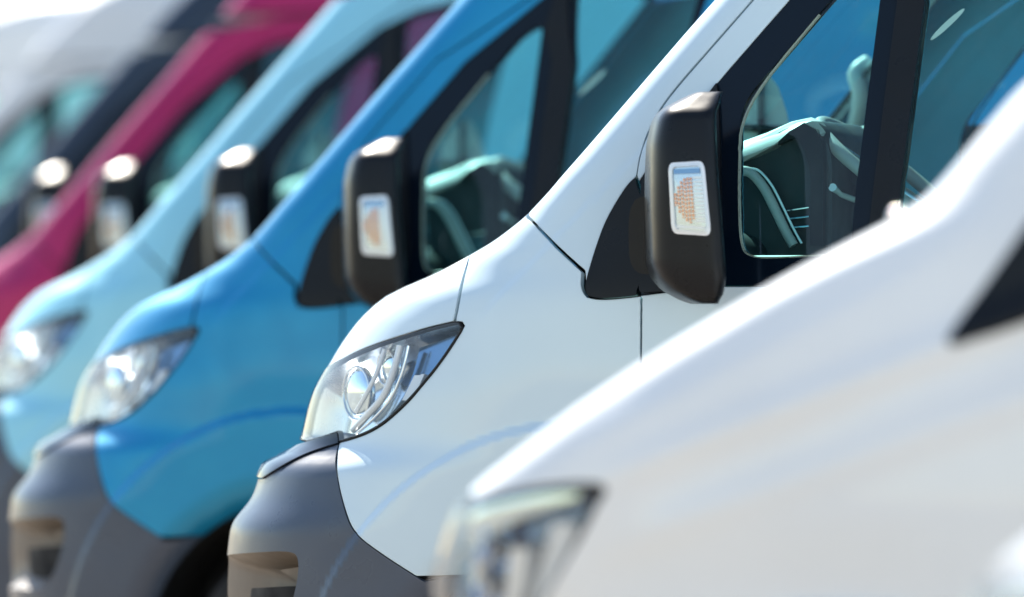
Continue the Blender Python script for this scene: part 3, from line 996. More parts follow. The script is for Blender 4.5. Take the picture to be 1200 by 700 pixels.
    glass_q = [(1.5163, 1.4597), (1.4944, 1.4609), (1.4707, 1.4656), (1.4454, 1.4738), (1.4194, 1.4854), (1.3956, 1.5007), (1.3791, 1.5194), (1.3683, 1.5481), (1.3690, 1.5769), (1.3715, 1.6057), (1.3642, 1.6345), (1.3461, 1.6633), (1.3215, 1.6921), (1.2931, 1.7210), (1.2482, 1.7499), (1.2180, 1.7707), (1.1936, 1.7906), (1.1751, 1.8097), (1.1624, 1.8278), (1.1557, 1.8451), (1.1549, 1.8615), (1.1580, 1.8841), (1.1611, 1.9068), (1.1643, 1.9294), (1.1676, 1.9520), (1.1708, 1.9746), (1.1738, 1.9972), (1.1761, 2.0198), (1.1771, 2.0325), (1.1782, 2.0451), (1.1792, 2.0577), (1.1802, 2.0703), (1.1810, 2.0829), (1.1817, 2.0954), (1.1823, 2.1121), (1.1833, 2.1199), (1.1861, 2.1271), (1.1906, 2.1338), (1.1970, 2.1400), (1.2051, 2.1457), (1.2151, 2.1509), (1.2178, 2.1521), (1.2293, 2.1557), (1.2419, 2.1567), (1.2557, 2.1551), (1.2706, 2.1508), (1.2866, 2.1440), (1.3021, 2.1346), (1.3251, 2.1089), (1.3404, 2.0911), (1.3554, 2.0733), (1.3699, 2.0555), (1.3841, 2.0377), (1.3982, 2.0200), (1.4119, 2.0022), (1.4334, 1.9733), (1.4545, 1.9444), (1.4752, 1.9155), (1.4957, 1.8867), (1.5160, 1.8579), (1.5361, 1.8290), (1.5505, 1.8081), (1.5649, 1.7872), (1.5792, 1.7663), (1.5935, 1.7454), (1.6076, 1.7245), (1.6219, 1.7035), (1.6422, 1.6741), (1.6586, 1.6447), (1.6654, 1.6152), (1.6647, 1.5992), (1.6613, 1.5831), (1.6571, 1.5671), (1.6555, 1.5511), (1.6576, 1.5350), (1.6628, 1.5190), (1.6648, 1.5149), (1.6733, 1.5002), (1.6812, 1.4880), (1.6856, 1.4783), (1.6847, 1.4713), (1.6779, 1.4667), (1.6648, 1.4648), (1.6460, 1.4640), (1.6255, 1.4632), (1.6049, 1.4624), (1.5842, 1.4617), (1.5634, 1.4610), (1.5426, 1.4604), (1.5216, 1.4598)]
    seal_l = [(1.1834, 2.0243), (1.1825, 2.0015), (1.1808, 1.9787), (1.1788, 1.9559), (1.1767, 1.9330), (1.1764, 1.9099), (1.1762, 1.8867), (1.1807, 1.8551), (1.1893, 1.8279), (1.2018, 1.8053), (1.2180, 1.7837), (1.2378, 1.7633), (1.2613, 1.7440), (1.2884, 1.7258), (1.3090, 1.7074), (1.3252, 1.6887), (1.3412, 1.6697), (1.3554, 1.6504), (1.3656, 1.6309), (1.3709, 1.6111), (1.3712, 1.5910), (1.3683, 1.5707), (1.3684, 1.5523), (1.3732, 1.5357), (1.3809, 1.5211), (1.3909, 1.5083), (1.4031, 1.4974), (1.4160, 1.4885), (1.4281, 1.4814), (1.4383, 1.4762), (1.4492, 1.4716), (1.4605, 1.4679), (1.4724, 1.4648), (1.4846, 1.4624), (1.4972, 1.4607), (1.5101, 1.4597), (1.5234, 1.4595), (1.5370, 1.4599), (1.5500, 1.4604), (1.5624, 1.4608), (1.5742, 1.4612), (1.5854, 1.4617), (1.5971, 1.4622), (1.6093, 1.4628), (1.6253, 1.4636), (1.6550, 1.4651)]
    glass_r = rounded([(1.8145, 1.4742), (1.7721, 1.5280), (1.7693, 1.5609), (1.7765, 1.5909), (1.7781, 1.6240), (1.7653, 1.6601), (1.7346, 1.7083), (1.7151, 1.7385), (1.6955, 1.7687), (1.6750, 1.7999), (1.6542, 1.8312), (1.6332, 1.8624), (1.6116, 1.8942), (1.5897, 1.9260), (1.5676, 1.9578), (1.5450, 1.9897), (1.5215, 2.0215), (1.4972, 2.0534)] + [X(1.83, 2.275), X(1.95, 2.305), X(2.06, 2.318), X(2.20, 2.318), X(2.20, 1.475)], 0.02)
    fr = frame_out + [X(2.255, 2.1), X(2.255, 1.7), X(2.255, zb + 0.004), X(1.36, zb + 0.004)] + [(1.4284, 1.3822), (1.4016, 1.3783), (1.3740, 1.3744)] + [(q, z) for q, z in sail[1:3]]
    post = [(1.4219, 2.0547), (1.4537, 2.0137), (1.4840, 1.9727), (1.5143, 1.9302), (1.5357, 1.8998), (1.5549, 1.8723), (1.5719, 1.8479), (1.5888, 1.8233), (1.6057, 1.7988), (1.6224, 1.7742), (1.6391, 1.7495), (1.6548, 1.7262), (1.6695, 1.7043), (1.6835, 1.6837), (1.6958, 1.6645), (1.7051, 1.6466), (1.7105, 1.6301), (1.7125, 1.6150), (1.7119, 1.6012), (1.7093, 1.5879), (1.7058, 1.5750), (1.7030, 1.5625), (1.7021, 1.5505), (1.7033, 1.5389), (1.7059, 1.5277), (1.7101, 1.5169), (1.7161, 1.5066), (1.7243, 1.4976), (1.7340, 1.4899), (1.7443, 1.4834), (1.7545, 1.4782), (1.7643, 1.4744), (1.7736, 1.4718), (1.7822, 1.4704), (1.7901, 1.4704), (1.7954, 1.4717), (1.7982, 1.4742), (1.7986, 1.4780), (1.7966, 1.4832), (1.7927, 1.4896), (1.7875, 1.4973), (1.7818, 1.5063), (1.7764, 1.5166), (1.7728, 1.5270), (1.7706, 1.5376), (1.7696, 1.5482), (1.7701, 1.5590), (1.7721, 1.5700), (1.7750, 1.5810), (1.7778, 1.5922), (1.7794, 1.6035), (1.7796, 1.6164), (1.7774, 1.6310), (1.7720, 1.6473), (1.7628, 1.6652), (1.7504, 1.6848), (1.7364, 1.7061), (1.7215, 1.7291), (1.7056, 1.7537), (1.6894, 1.7786), (1.6728, 1.8037), (1.6559, 1.8291), (1.6387, 1.8547), (1.6188, 1.8840), (1.5963, 1.9168), (1.5639, 1.9633), (1.5425, 1.9933), (1.5202, 2.0233), (1.4972, 2.0534)] + [X(1.815, 2.27), X(1.765, 2.255)]
    sail_p = rounded([(1.3720, 1.3774), (1.2997, 1.4137), (1.2146, 1.4501), (1.1396, 1.4864), (1.0668, 1.5396), (1.0422, 1.5730), (1.0293, 1.5988), (1.0171, 1.6170), (1.0054, 1.6316), (0.9961, 1.6427), (0.9903, 1.6503), (0.9891, 1.6542), (0.9880, 1.6581), (0.9871, 1.6618), (0.9863, 1.6654), (0.9857, 1.6689), (0.9853, 1.6722), (0.9852, 1.6754), (0.9853, 1.6785), (0.9857, 1.6815), (0.9859, 1.6853), (0.9859, 1.6898), (0.9858, 1.6951), (0.9855, 1.7011), (0.9851, 1.7080), (0.9847, 1.7156), (0.9841, 1.7240), (0.9834, 1.7332), (0.9828, 1.7427), (0.9822, 1.7525), (0.9815, 1.7626), (0.9809, 1.7730), (0.9803, 1.7837), (0.9798, 1.7947), (0.9792, 1.8061), (0.9788, 1.8177), (0.9783, 1.8281), (0.9779, 1.8373), (0.9775, 1.8452), (0.9772, 1.8519), (0.9769, 1.8573), (0.9765, 1.8615), (0.9762, 1.8645), (0.9759, 1.8662), (0.9866, 1.8604), (1.0084, 1.8470), (1.0420, 1.8261), (1.0875, 1.7976), (1.1455, 1.7615), (1.2158, 1.7180), (1.2983, 1.6670), (1.3197, 1.6378), (1.3293, 1.6086), (1.3246, 1.5572), (1.3377, 1.5128), (1.3757, 1.4754), (1.4172, 1.4450), (1.4509, 1.4212), (1.4706, 1.4039), (1.4671, 1.3923), (1.4473, 1.3878), (1.4268, 1.3832)], 0.01)
    for sd in S2:
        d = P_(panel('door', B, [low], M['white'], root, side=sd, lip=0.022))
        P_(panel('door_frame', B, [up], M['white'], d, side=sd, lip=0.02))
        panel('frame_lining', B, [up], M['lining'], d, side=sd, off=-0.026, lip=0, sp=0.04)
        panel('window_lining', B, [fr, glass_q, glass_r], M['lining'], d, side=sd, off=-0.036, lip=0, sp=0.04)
        panel('window_frame', B, [fr, glass_q, glass_r], M['gloss'], d, side=sd, off=-0.003, lip=0.03)
        panel('quarter_glass', B, [glass_q], M['tint'], d, side=sd, off=-0.010, lip=0)
        panel('window_glass', B, [glass_r], M['tint'], d, side=sd, off=-0.012, lip=0)
        strip('glass_seal', B, seal_l, 0.0035, M['seal'], d, off=-0.003, h=0.012, side=sd, closed=False)
        panel('window_post', B, [rounded(post, 0.012)], M['black'], d, side=sd, off=0.010, lip=0.02)
        panel('mirror_sail', B, [sail_p], M['black'], d, side=sd, off=0.010, lip=0.014)
        hx, hz = 2.08, 1.20
        panel('handle_recess', B, [rounded([X(hx - 0.10, hz - 0.05), X(hx + 0.11, hz - 0.05), X(hx + 0.11, hz + 0.05), X(hx - 0.10, hz + 0.05)], 0.03)], M['dark'], d, side=sd, off=0.002, lip=0.004)
        hp = [B.pos(np.array([X(hx + t, hz)[0] * sd]), np.array([hz]), o_)[0] for t, o_ in ((-0.10, 0.0), (-0.08, 0.035), (0.08, 0.035), (0.10, 0.0))]
        tube('door_handle', hp, 0.014, M['black'], d)
        y = 0.93
        ip = [(1.24, 0.6), (2.24, 0.6), (2.24, 1.44), (1.30, 1.46), (1.24, 1.36)]
        loft('door_lining', [[(a, -sd * y, b) for a, b in ip], [(a, -sd * (y - 0.03), b) for a, b in ip]], M['cabin'], d)
        box('door_ledge', (1.36, -sd * 0.93 - 0.04, 1.445), (2.22, -sd * 0.93 + 0.04, 1.465), M['pale'], d, 0.008)
        if sd > 0:
            c_ = [(1.5990, 1.9990)][0]
            st_ = [(c_[0] + 0.0115 * (math.cos(t) * 1.0 + math.sin(t) * 1.1), c_[1] + 0.036 * math.sin(t)) for t in np.linspace(0, 2 * math.pi, 28)[:-1]]
            panel('window_sticker', B, [st_], M['pale'], d, off=-0.016, lip=0.001)
    # load bay sides and tail
    cargo = [X(2.275, 0.42), X(2.275, 2.418), X(3.2, 2.42), X(5.42, 2.42), X(5.42, 0.42)] + [X(*p) for p in arc(WHEEL_R, WHEEL_Z, 0.45, 9, 171, 30)]
    for sd in S2:
        P_(panel('side_panel', B, [cargo], M['white'], root, side=sd, lip=0.02, sp=0.05, bs=0.03))
        rub = [X(2.3, 0.74), X(2.3, 0.86), X(3.92, 0.86), X(3.92, 0.74)]
        panel('rubbing_strip', B, [rounded(rub, 0.02)], M['black'], root, side=sd, off=0.012, lip=0.014, sp=0.06, bs=0.03)
        if sd < 0:
            strip('sliding_door_gap', B, [X(2.36, 0.5), X(3.42, 0.5), X(3.42, 2.36), X(2.36, 2.36)], 0.010, M['dark'], root, off=0.001, side=sd)
            strip('sliding_rail', B, [X(3.45 + 0.1 * i, 1.40) for i in range(17)], 0.03, M['black'], root, off=0.008, side=sd, closed=False)
    tail(B, root, zt=2.80)
    # inner skin that closes the gaps, and wheel boxes
    inner = [(0, 0.30), (0.9, 0.30), X(0.56, 0.30)] + [X(*p) for p in arc(ax, az, ar + 0.01, 184, 0, 30)] + [X(1.6, 0.36), X(3.9, 0.36)] + [X(*p) for p in arc(WHEEL_R, WHEEL_Z, 0.46, 178, 2, 30)] + [X(5.38, 0.36), X(5.38, 1.36), X(1.25, 1.36), X(1.05, 1.36), X(0.8, 1.42), (0.7, 1.50), (0.4, 1.52), (0, 1.53)]
    hole = [(q, z) for q, z in lamp]
    holem = [(-q, z) for q, z in reversed(hole)]
    panel('inner_shell', B, [mirror_sym(inner), hole, holem, fog, fogm, low_in], M['dark'], root, off=-0.03, lip=0, sp=0.05, bs=0.03)
    for sd in S2:
        for wx in (WHEEL_F, WHEEL_R):
            ring0 = [(p[0], -sd * 0.995, p[1]) for p in arc(wx, WHEEL_Z, 0.463, -18, 198, 30)]
            ring1 = [(p[0], -sd * 0.66, p[1]) for p in arc(wx, WHEEL_Z, 0.463, -18, 198, 30)]
            loft('wheel_liner', [ring0, ring1], M['dark'], root, (False, True), 50, closed=False)
    box('underbody', (0.2, -0.66, 0.22), (5.35, 0.66, 0.42), M['dark'], root, 0.03)
    for sd in S2:
        for wx in (WHEEL_F, WHEEL_R):
            wheel(root, wx, WHEEL_Z, WHEEL_Z, 0.985, -sd)
    # mirrors
    mz = [(1.3783, 1.8354), (1.3661, 1.8278), (1.3457, 1.8126), (1.3253, 1.7955), (1.3131, 1.7666), (1.3049, 1.7202), (1.3049, 1.5575), (1.3069, 1.4471), (1.3171, 1.4122), (1.3375, 1.3832), (1.3742, 1.3618), (1.3986, 1.3521)]
    mr = [(1.4434, 1.8335), (1.4535, 1.8074), (1.4778, 1.5544), (1.4899, 1.4060), (1.4838, 1.3732), (1.4676, 1.3520)]
    tabL = sorted([(z, x) for x, z in mz])
    tabR = sorted([(z, x) for x, z in mr])
    zs = sorted(set([tabL[0][0]] + [t[0] for t in tabL] + [t[0] for t in tabR if tabL[0][0] < t[0] < tabL[-1][0]]))
    tab = [(z, float(np.interp(z, [t[0] for t in tabL], [t[1] for t in tabL])), float(np.interp(z, [t[0] for t in tabR], [t[1] for t in tabR]))) for z in zs]
    lampq = [(1.3416, 1.6695), (1.4251, 1.6735), (1.4433, 1.5064), (1.3518, 1.5127)]
    for sd in S2:
        wing_mirror(root, -sd, dict(tab=tab, y0=1.13, y1=1.335, arm=(1.42, 1.60), armx=(1.19, 1.30), body_y=0.99, lamp=lampq))
    interior(B, root)
    return root


def disc(name, c, n, r, t, mat, parent, k=28):
    n = Vector(n).normalized()
    u = n.orthogonal().normalized()
    v = n.cross(u)
    c = Vector(c)
    rings = []
    for h, rr in ((-t, r), (0, r), (t * 0.15, r * 0.8), (t * 0.25, r * 0.3)):
        rings.append([tuple(c + n * h + (u * math.cos(2 * math.pi * i / k) + v * math.sin(2 * math.pi * i / k)) * rr) for i in range(k)])
    return loft(name, rings, mat, parent, (True, True), 40)


def roof_grid(B, root, z0=2.425, z1=3.00, name='roof'):
    """roof: skin above the windows, closed over the top"""
    qs = np.concatenate([np.linspace(0, B.Q1, 40), np.linspace(B.Q1, B.Q1 + B.QS, 40)[1:]])
    qs = np.concatenate([-qs[::-1], qs[1:]])
    zs = np.linspace(z0, z1 - 0.006, 26)
    rings = []
    for z in zs:
        p = B.pos(qs, np.full(len(qs), z))
        rings.append([tuple(v) for v in p])
    n = len(qs)
    V = [p for r in rings for p in r]
    F = []
    for k in range(len(rings) - 1):
        for i in range(n - 1):
            F.append((k * n + i, k * n + i + 1, (k + 1) * n + i + 1, (k + 1) * n + i))
    top = (len(rings) - 1) * n
    h = n // 2
    for i in range(h):
        F.append((top + i, top + i + 1, top + n - 2 - i, top + n - 1 - i) if i + 1 < n - 2 - i else (top + i, top + i + 1, top + n - 1 - i))
    o = mesh_obj(name, V, F, M['white'], root)
    fix_normals(o)
    return P_(smooth_angle(o, 50))


def tail(B, root, x=None, zt=2.42, w=0.99, zb=0.42):
    """rear end: two doors with handles, lamps, bumper"""
    x = B.XB
    for sgn in (-1, 1):
        prof = []
        for z in np.linspace(zb, zt, 30):
            ww = float(B.row(z)[3]) - 0.02
            prof.append((ww, z))
        pts = [(0.004, zb)] + prof + [(0.004, zt)]
        r0 = [(x, sgn * a, b) for a, b in pts]
        r1 = [(x - 0.05, sgn * a, b) for a, b in pts]
        d = P_(loft('rear_door', [r0, r1], M['white'], root))
        box('rear_window', (x + 0.001, min(sgn * 0.16, sgn * 0.72), 1.45), (x + 0.008, max(sgn * 0.16, sgn * 0.72), 2.15), M['gloss'], d, 0.003)
        box('tail_lamp', (x - 0.02, min(sgn * 0.86, sgn * 0.97), 0.90), (x + 0.025, max(sgn * 0.86, sgn * 0.97), 1.45), M['red'], root, 0.012)
    box('rear_bumper', (x - 0.06, -0.98, 0.34), (x + 0.09, 0.98, 0.56), M['grey'], root, 0.04)


def headlamp(B, lamp, sd, root):
    l = np.array(lamp) * np.array([sd, 1])
    l = resample(l, 0.012)
    c = l.mean(0)
    # bucket
    rings = []
    for t, dep in ((1.0, 0.001), (0.985, 0.03), (0.95, 0.075), (0.86, 0.10)):
        a = c + (l - c) * t
        rings.append(B.pos(a[:, 0], a[:, 1]) - B.normal(a[:, 0], a[:, 1]) * dep)
    n = len(l)
    V = [tuple(p) for r in rings for p in r]
    F = [(k * n + i, k * n + (i + 1) % n, (k + 1) * n + (i + 1) % n, (k + 1) * n + i) for k in range(3) for i in range(n)]
    h = smooth_angle(mesh_obj('headlight', V, F, M['satin'], root), 60)
    in_ = [tuple(v) for v in (c + (l - c) * 0.862)]
    panel('reflector', B, [in_], M['lampsilver'], h, off=-0.099, lip=0)
    bz_ = [tuple(v * np.array([sd, 1])) for v in np.array(LAMP_BEZEL)]
    panel('lamp_bezel', B, [bz_], M['lampback'], h, off=-0.055, lip=0.03)
    bg = lambda p: 0.004 + 0 * p[:, 0]
    panel('lens', B, [[tuple(v) for v in l]], M['lens'], h, off=0.004, lip=0.006)
    strip('lamp_gasket', B, [tuple(v) for v in l], 0.0065, M['rubber'], h, off=0.0035, h=0.01)

    def at(q, zz, off):
        return B.pos(np.array([q * sd]), np.array([zz]))[0] + B.normal(np.array([q * sd]), np.array([zz]))[0] * off
    # main bowl and dipped bowl
    for (x, z), r in LAMP_BOWLS:
        ctr = at(x, z, -0.022)
        ax_ = Vector((-0.62, -sd * 0.78, 0.0)).normalized()
        u = ax_.orthogonal().normalized()
        v = ax_.cross(u)
        rg = []
        for t in np.linspace(1.0, 0.06, 10):
            rr = r * math.sin(t * math.pi / 2)
            dp = -0.045 + r * 0.38 * math.cos(t * math.pi / 2)
            rg.append([tuple(Vector(ctr) + ax_ * dp + (u * math.cos(2 * math.pi * i / 32) + v * math.sin(2 * math.pi * i / 32)) * rr) for i in range(32)])
        b = loft('projector', rg, M['dome'], h, (False, True), 60)
        tube('projector_ring', [Vector(ctr) - ax_ * 0.03 + (u * math.cos(2 * math.pi * i / 32) + v * math.sin(2 * math.pi * i / 32)) * r for i in range(32)], 0.004, M['satin'], h, 8, closed=True)
    # curved light guides
    for pts, w, mk in LAMP_GUIDES:
        o_ = [at(x, z, d) for x, z, d in pts]
        tube('light_guide', smooth_path(o_, 5), w, M[mk], h, 8)
    # short bright fins in the rear corner
    for pts, wd in LAMP_FINS:
        (x0, z0), (x1, z1) = pts
        a, b_ = at(x0, z0, -0.030), at(x1, z1, -0.030)
        a2, b2 = at(x0 + wd, z0, -0.030), at(x1 + wd, z1, -0.030)
        rr = [[tuple(a), tuple(a2), tuple(b2), tuple(b_)]]
        back = [[tuple(at(x0, z0, -0.085)), tuple(at(x0 + wd, z0, -0.085)), tuple(at(x1 + wd, z1, -0.085)), tuple(at(x1, z1, -0.085))]]
        loft('lamp_fin', back + rr, M['reflector'], h, (True, True), 30)


def smooth_path(P, k=4):
    P = [Vector(p) for p in P]
    out = []
    for i in range(len(P) - 1):
        a, b = P[i], P[i + 1]
        p0 = P[i - 1] if i > 0 else a * 2 - b
        p3 = P[i + 2] if i + 2 < len(P) else b * 2 - a
        for j in range(k):
            t = j / k
            out.append(0.5 * ((2 * a) + (b - p0) * t + (2 * p0 - 5 * a + 4 * b - p3) * t * t + (3 * a - p0 - 3 * b + p3) * t ** 3))
    out.append(P[-1])
    return out


M['dome'] = mat_plain('projector_glass', (0.66, 0.76, 0.82), 0.08, 1.0, amount=0.02)
M['recess'] = mat_plain('bounce_tinted_plastic', (0.15, 0.127, 0.107), 0.45)  # tan holds the warm ground bounce on grey plastic walls
M['lampback'] = mat_plain('sky_tinted_lamp_back', (0.16, 0.27, 0.42), 0.16, 0.9)  # sky reflected in the lens is put into this blue
M['lining'] = mat_plain('sky_tinted_lining', (0.09, 0.38, 0.52), 0.5, bscale=300, bstr=0.2)  # bright blue stands in for sky reflected in the windows
M['seal'] = mat_plain('pale_glass_edge', (0.34, 0.42, 0.36), 0.25, coat=0.5)
LAMP_BEZEL = [(0.8463, 1.2615), (0.8713, 1.2684), (0.8840, 1.2720), (0.8931, 1.2746), (0.9013, 1.2769), (0.9086, 1.2791), (0.9161, 1.2813), (0.9236, 1.2835), (0.9311, 1.2857), (0.9388, 1.2880), (0.9456, 1.2898), (0.9517, 1.2912), (0.9571, 1.2922), (0.9617, 1.2927), (0.9656, 1.2927), (0.9687, 1.2924), (0.9712, 1.2916), (0.9729, 1.2903), (0.9743, 1.2886), (0.9753, 1.2866), (0.9760, 1.2841), (0.9763, 1.2812), (0.9763, 1.2779), (0.9760, 1.2742), (0.9752, 1.2700), (0.9741, 1.2655), (0.9730, 1.2607), (0.9719, 1.2556), (0.9708, 1.2502), (0.9696, 1.2445), (0.9685, 1.2386), (0.9675, 1.2323), (0.9667, 1.2258), (0.9659, 1.2190), (0.9653, 1.2123), (0.9646, 1.2056), (0.9640, 1.1989), (0.9633, 1.1924), (0.9625, 1.1859), (0.9617, 1.1794), (0.9608, 1.1730), (0.9598, 1.1667), (0.9586, 1.1606), (0.9572, 1.1546), (0.9554, 1.1488), (0.9533, 1.1433), (0.9509, 1.1379), (0.9481, 1.1327), (0.9450, 1.1276), (0.9417, 1.1228), (0.9380, 1.1181), (0.9340, 1.1136), (0.9298, 1.1092), (0.9252, 1.1050), (0.9204, 1.1009), (0.9153, 1.0970), (0.9099, 1.0932), (0.9042, 1.0896), (0.8984, 1.0861), (0.8926, 1.0828), (0.8867, 1.0795), (0.8807, 1.0764), (0.8747, 1.0734), (0.8686, 1.0705), (0.8625, 1.0678), (0.8564, 1.0652), (0.8505, 1.0627), (0.8448, 1.0605), (0.8393, 1.0585), (0.8341, 1.0566), (0.8291, 1.0549), (0.8244, 1.0535), (0.8200, 1.0522), (0.8158, 1.0511), (0.8130, 1.0506), (0.8117, 1.0508), (0.8117, 1.0516), (0.8131, 1.0530), (0.8159, 1.0551), (0.8202, 1.0578), (0.8258, 1.0611), (0.8326, 1.0650), (0.8393, 1.0692), (0.8457, 1.0738), (0.8518, 1.0788), (0.8576, 1.0840), (0.8630, 1.0897), (0.8682, 1.0956), (0.8731, 1.1020), (0.8778, 1.1086), (0.8819, 1.1155), (0.8854, 1.1227), (0.8882, 1.1300), (0.8900, 1.1377), (0.8906, 1.1456), (0.8902, 1.1537), (0.8887, 1.1620), (0.8864, 1.1707), (0.8838, 1.1791), (0.8810, 1.1873), (0.8780, 1.1953), (0.8748, 1.2032), (0.8710, 1.2117), (0.8668, 1.2209), (0.8608, 1.2335), (0.8495, 1.2574)]
LAMP_BOWLS = [(p, r) for p, r in zip([(0.7086, 1.1463), (0.7759, 1.2083)], (0.064, 0.042))]
def _g(pts, offs):
    return [(q, z, o) for (q, z), o in zip(pts, offs)]
LAMP_GUIDES = [
    (_g([(0.7862, 1.2491), (0.8005, 1.1983), (0.8010, 1.1493), (0.7695, 1.1019)], (-0.010, -0.014, -0.02, -0.03)), 0.006, 'reflector'),
    (_g([(0.8336, 1.2574), (0.8537, 1.2047), (0.8674, 1.1398), (0.8324, 1.0946), (0.7781, 1.0571)], (-0.008, -0.012, -0.016, -0.02, -0.03)), 0.009, 'reflector'),
    (_g([(0.8547, 1.2575), (0.8777, 1.2008), (0.8902, 1.1318), (0.8542, 1.0827), (0.8003, 1.0493)], (-0.014, -0.018, -0.02, -0.02, -0.025)), 0.004, 'chrome'),
]
LAMP_FINS = [([(0.9175, 1.1280), (0.9106, 1.1908)], 0.022), ([(0.9396, 1.1282), (0.9282, 1.1930)], 0.010)]


def interior(B, root):
    # dashboard across the cab
    prof = [(0.98, 1.30), (0.98, 1.50), (1.10, 1.545), (1.28, 1.535), (1.36, 1.50), (1.38, 1.40), (1.30, 1.20), (1.24, 0.9), (1.10, 0.9)]
    rings = [[(x, y, z) for x, z in rounded(prof, 0.04)] for y in (-0.88, 0.88)]
    d = loft('dashboard', rings, M['trim'], root, (True, True), 40)
    # instrument hood: an arch, open to the driver
    pr = BINNACLE
    ys = (-0.66, -0.655, -0.63, -0.27, -0.245, -0.24)
    sc = (0.90, 0.96, 1.0, 1.0, 0.96, 0.90)
    cx = np.mean([p[0] for p in pr]); cz = min(p[1] for p in pr)
    rg = []
    for y, s_ in zip(ys, sc):
        rg.append([(cx + (x - cx) * s_, y, cz + (z - cz) * s_) for x, z in pr])
    hood = loft('instrument_hood', rg, M['trim'], d, (True, True), 30)
    up_, lo_ = HOOD_UP, HOOD_LO
    n_ = min(len(up_), len(lo_))
    rows = []
    for k_, yy in enumerate((-0.60, -0.655, -0.672)):
        rows.append([(up_[i][0] * (1 - k_ / 2) + lo_[i][0] * k_ / 2, yy, up_[i][1] * (1 - k_ / 2) + lo_[i][1] * k_ / 2 + (0.004 if k_ < 2 else 0)) for i in range(n_)])
    back = [[(x, y + 0.012, z - 0.012) for x, y, z in r] for r in rows]
    loft('sunlit_hood_band', [a_ + b_[::-1] for a_, b_ in zip(rows, back)], M['hood'], d, (True, True), 40)  # pale band puts sunlight on the hood's top into colour
    ro, ri = HOOD_RO, HOOD_RI
    loft('hood_rim', [[(x, y_, z) for x, z in list(ro) + list(ri)[::-1]] for y_ in (-0.688, -0.60)], M['dark'], d, (True, True), 40)
    for (xa, za), (xb, zb_) in CLUSTER:
        tube('cluster_bar', [(xa, -0.676, za), (xb, -0.676, zb_)], 0.0028, M['lampsilver'], d, 6)
    tube('dash_trim', smooth_path([(x, -0.70, z) for x, z in DASH_CURVE], 5), 0.012, M['hood'], d, 8)
    tube('dash_trim', smooth_path([(x + 0.02, -0.70, z + 0.005) for x, z in DASH_CURVE], 5), 0.003, M['reflector'], d, 8)
    for (xa, za), (xb, zb_) in SUNLIT_EDGES:
        tube('sunlit_dash_edge', [(xa, 0.35, za), (xb, 0.35, zb_)], 0.011, M['pale'], d, 8)  # pale tubes stand in for sunlit edges on the far side
    # pale sheet and two crossing bars, added for an unidentified bright shape, and a pale grab handle on the far pillar
    sh = [(x, z) for x, z in PALE_SHEET]
    loft('added_pale_sheet', [[(x, 0.30, z) for x, z in sh], [(x - 0.01, 0.33, z) for x, z in sh]], M['pale'], d)
    for (xa, za), (xb, zb_) in SHEET_BARS:
        tube('added_sheet_bar', [(xa, 0.288, za), (xb, 0.288, zb_)], 0.009, M['trim'], d, 8)
    tube('grab_handle', smooth_path([(1.17, 0.82, 1.99), (1.15, 0.78, 1.96), (1.165, 0.77, 1.90), (1.14, 0.80, 1.82), (1.10, 0.83, 1.79)], 5), 0.022, M['pale'], root, 10)
    # steering wheel with column and stalk
    cx_, cy_, cz_ = STEER
    tilt = R(38)
    axis = Vector((math.sin(tilt), 0, math.cos(tilt)))
    u = Vector((math.cos(tilt), 0, -math.sin(tilt)))
    v = Vector((0, 1, 0))
    ctr = Vector((cx_, cy_, cz_))
    w = tube('steering_wheel', [ctr + (u * math.cos(2 * math.pi * i / 48) + v * math.sin(2 * math.pi * i / 48)) * 0.20 for i in range(48)], 0.017, M['hood'], root, 12, closed=True)
    disc('steering_hub', ctr - axis * 0.02, axis, 0.075, 0.04, M['trim'], w)
    for a in (0, 120, 240):
        tube('steering_spoke', [ctr - axis * 0.015, ctr + (u * math.cos(R(a)) + v * math.sin(R(a))) * 0.19], 0.014, M['satin'], w)
    tube('steering_column', [ctr - axis * 0.02, ctr - axis * 0.30], 0.045, M['trim'], w)
    s0 = ctr - axis * 0.09
    tube('column_stalk', [s0, s0 + Vector((-0.02, -0.14, 0.02)), s0 + Vector((-0.02, -0.20, 0.035))], [0.008, 0.007, 0.010], M['reflector'], w)
    # seats and bulkhead
    seat(root, 1.72, -0.52, 0.95)
    seat(root, 1.72, 0.50, 0.95, 0.80)
    box('cab_floor', (1.0, -0.9, 0.60), (2.3, 0.9, 0.66), M['dark'], root, 0.01)
    hp = []
    zz = list(np.linspace(0.7, 2.38, 16))
    hp = [(-float(B.row(z)[3]) + 0.05, z) for z in zz] + [(float(B.row(z)[3]) - 0.05, z) for z in reversed(zz)]
    loft('bulkhead', [[(2.33, a, b) for a, b in hp], [(2.36, a, b) for a, b in hp]], M['cabin'], root)
    # headlining
    hl = [(1.55, -0.74, 2.385), (1.55, 0.74, 2.385), (2.33, 0.78, 2.40), (2.33, -0.78, 2.40)]
    loft('headlining', [hl, [(x, y, z + 0.012) for x, y, z in hl]], M['cabin'], root)
    # inner pillar trims


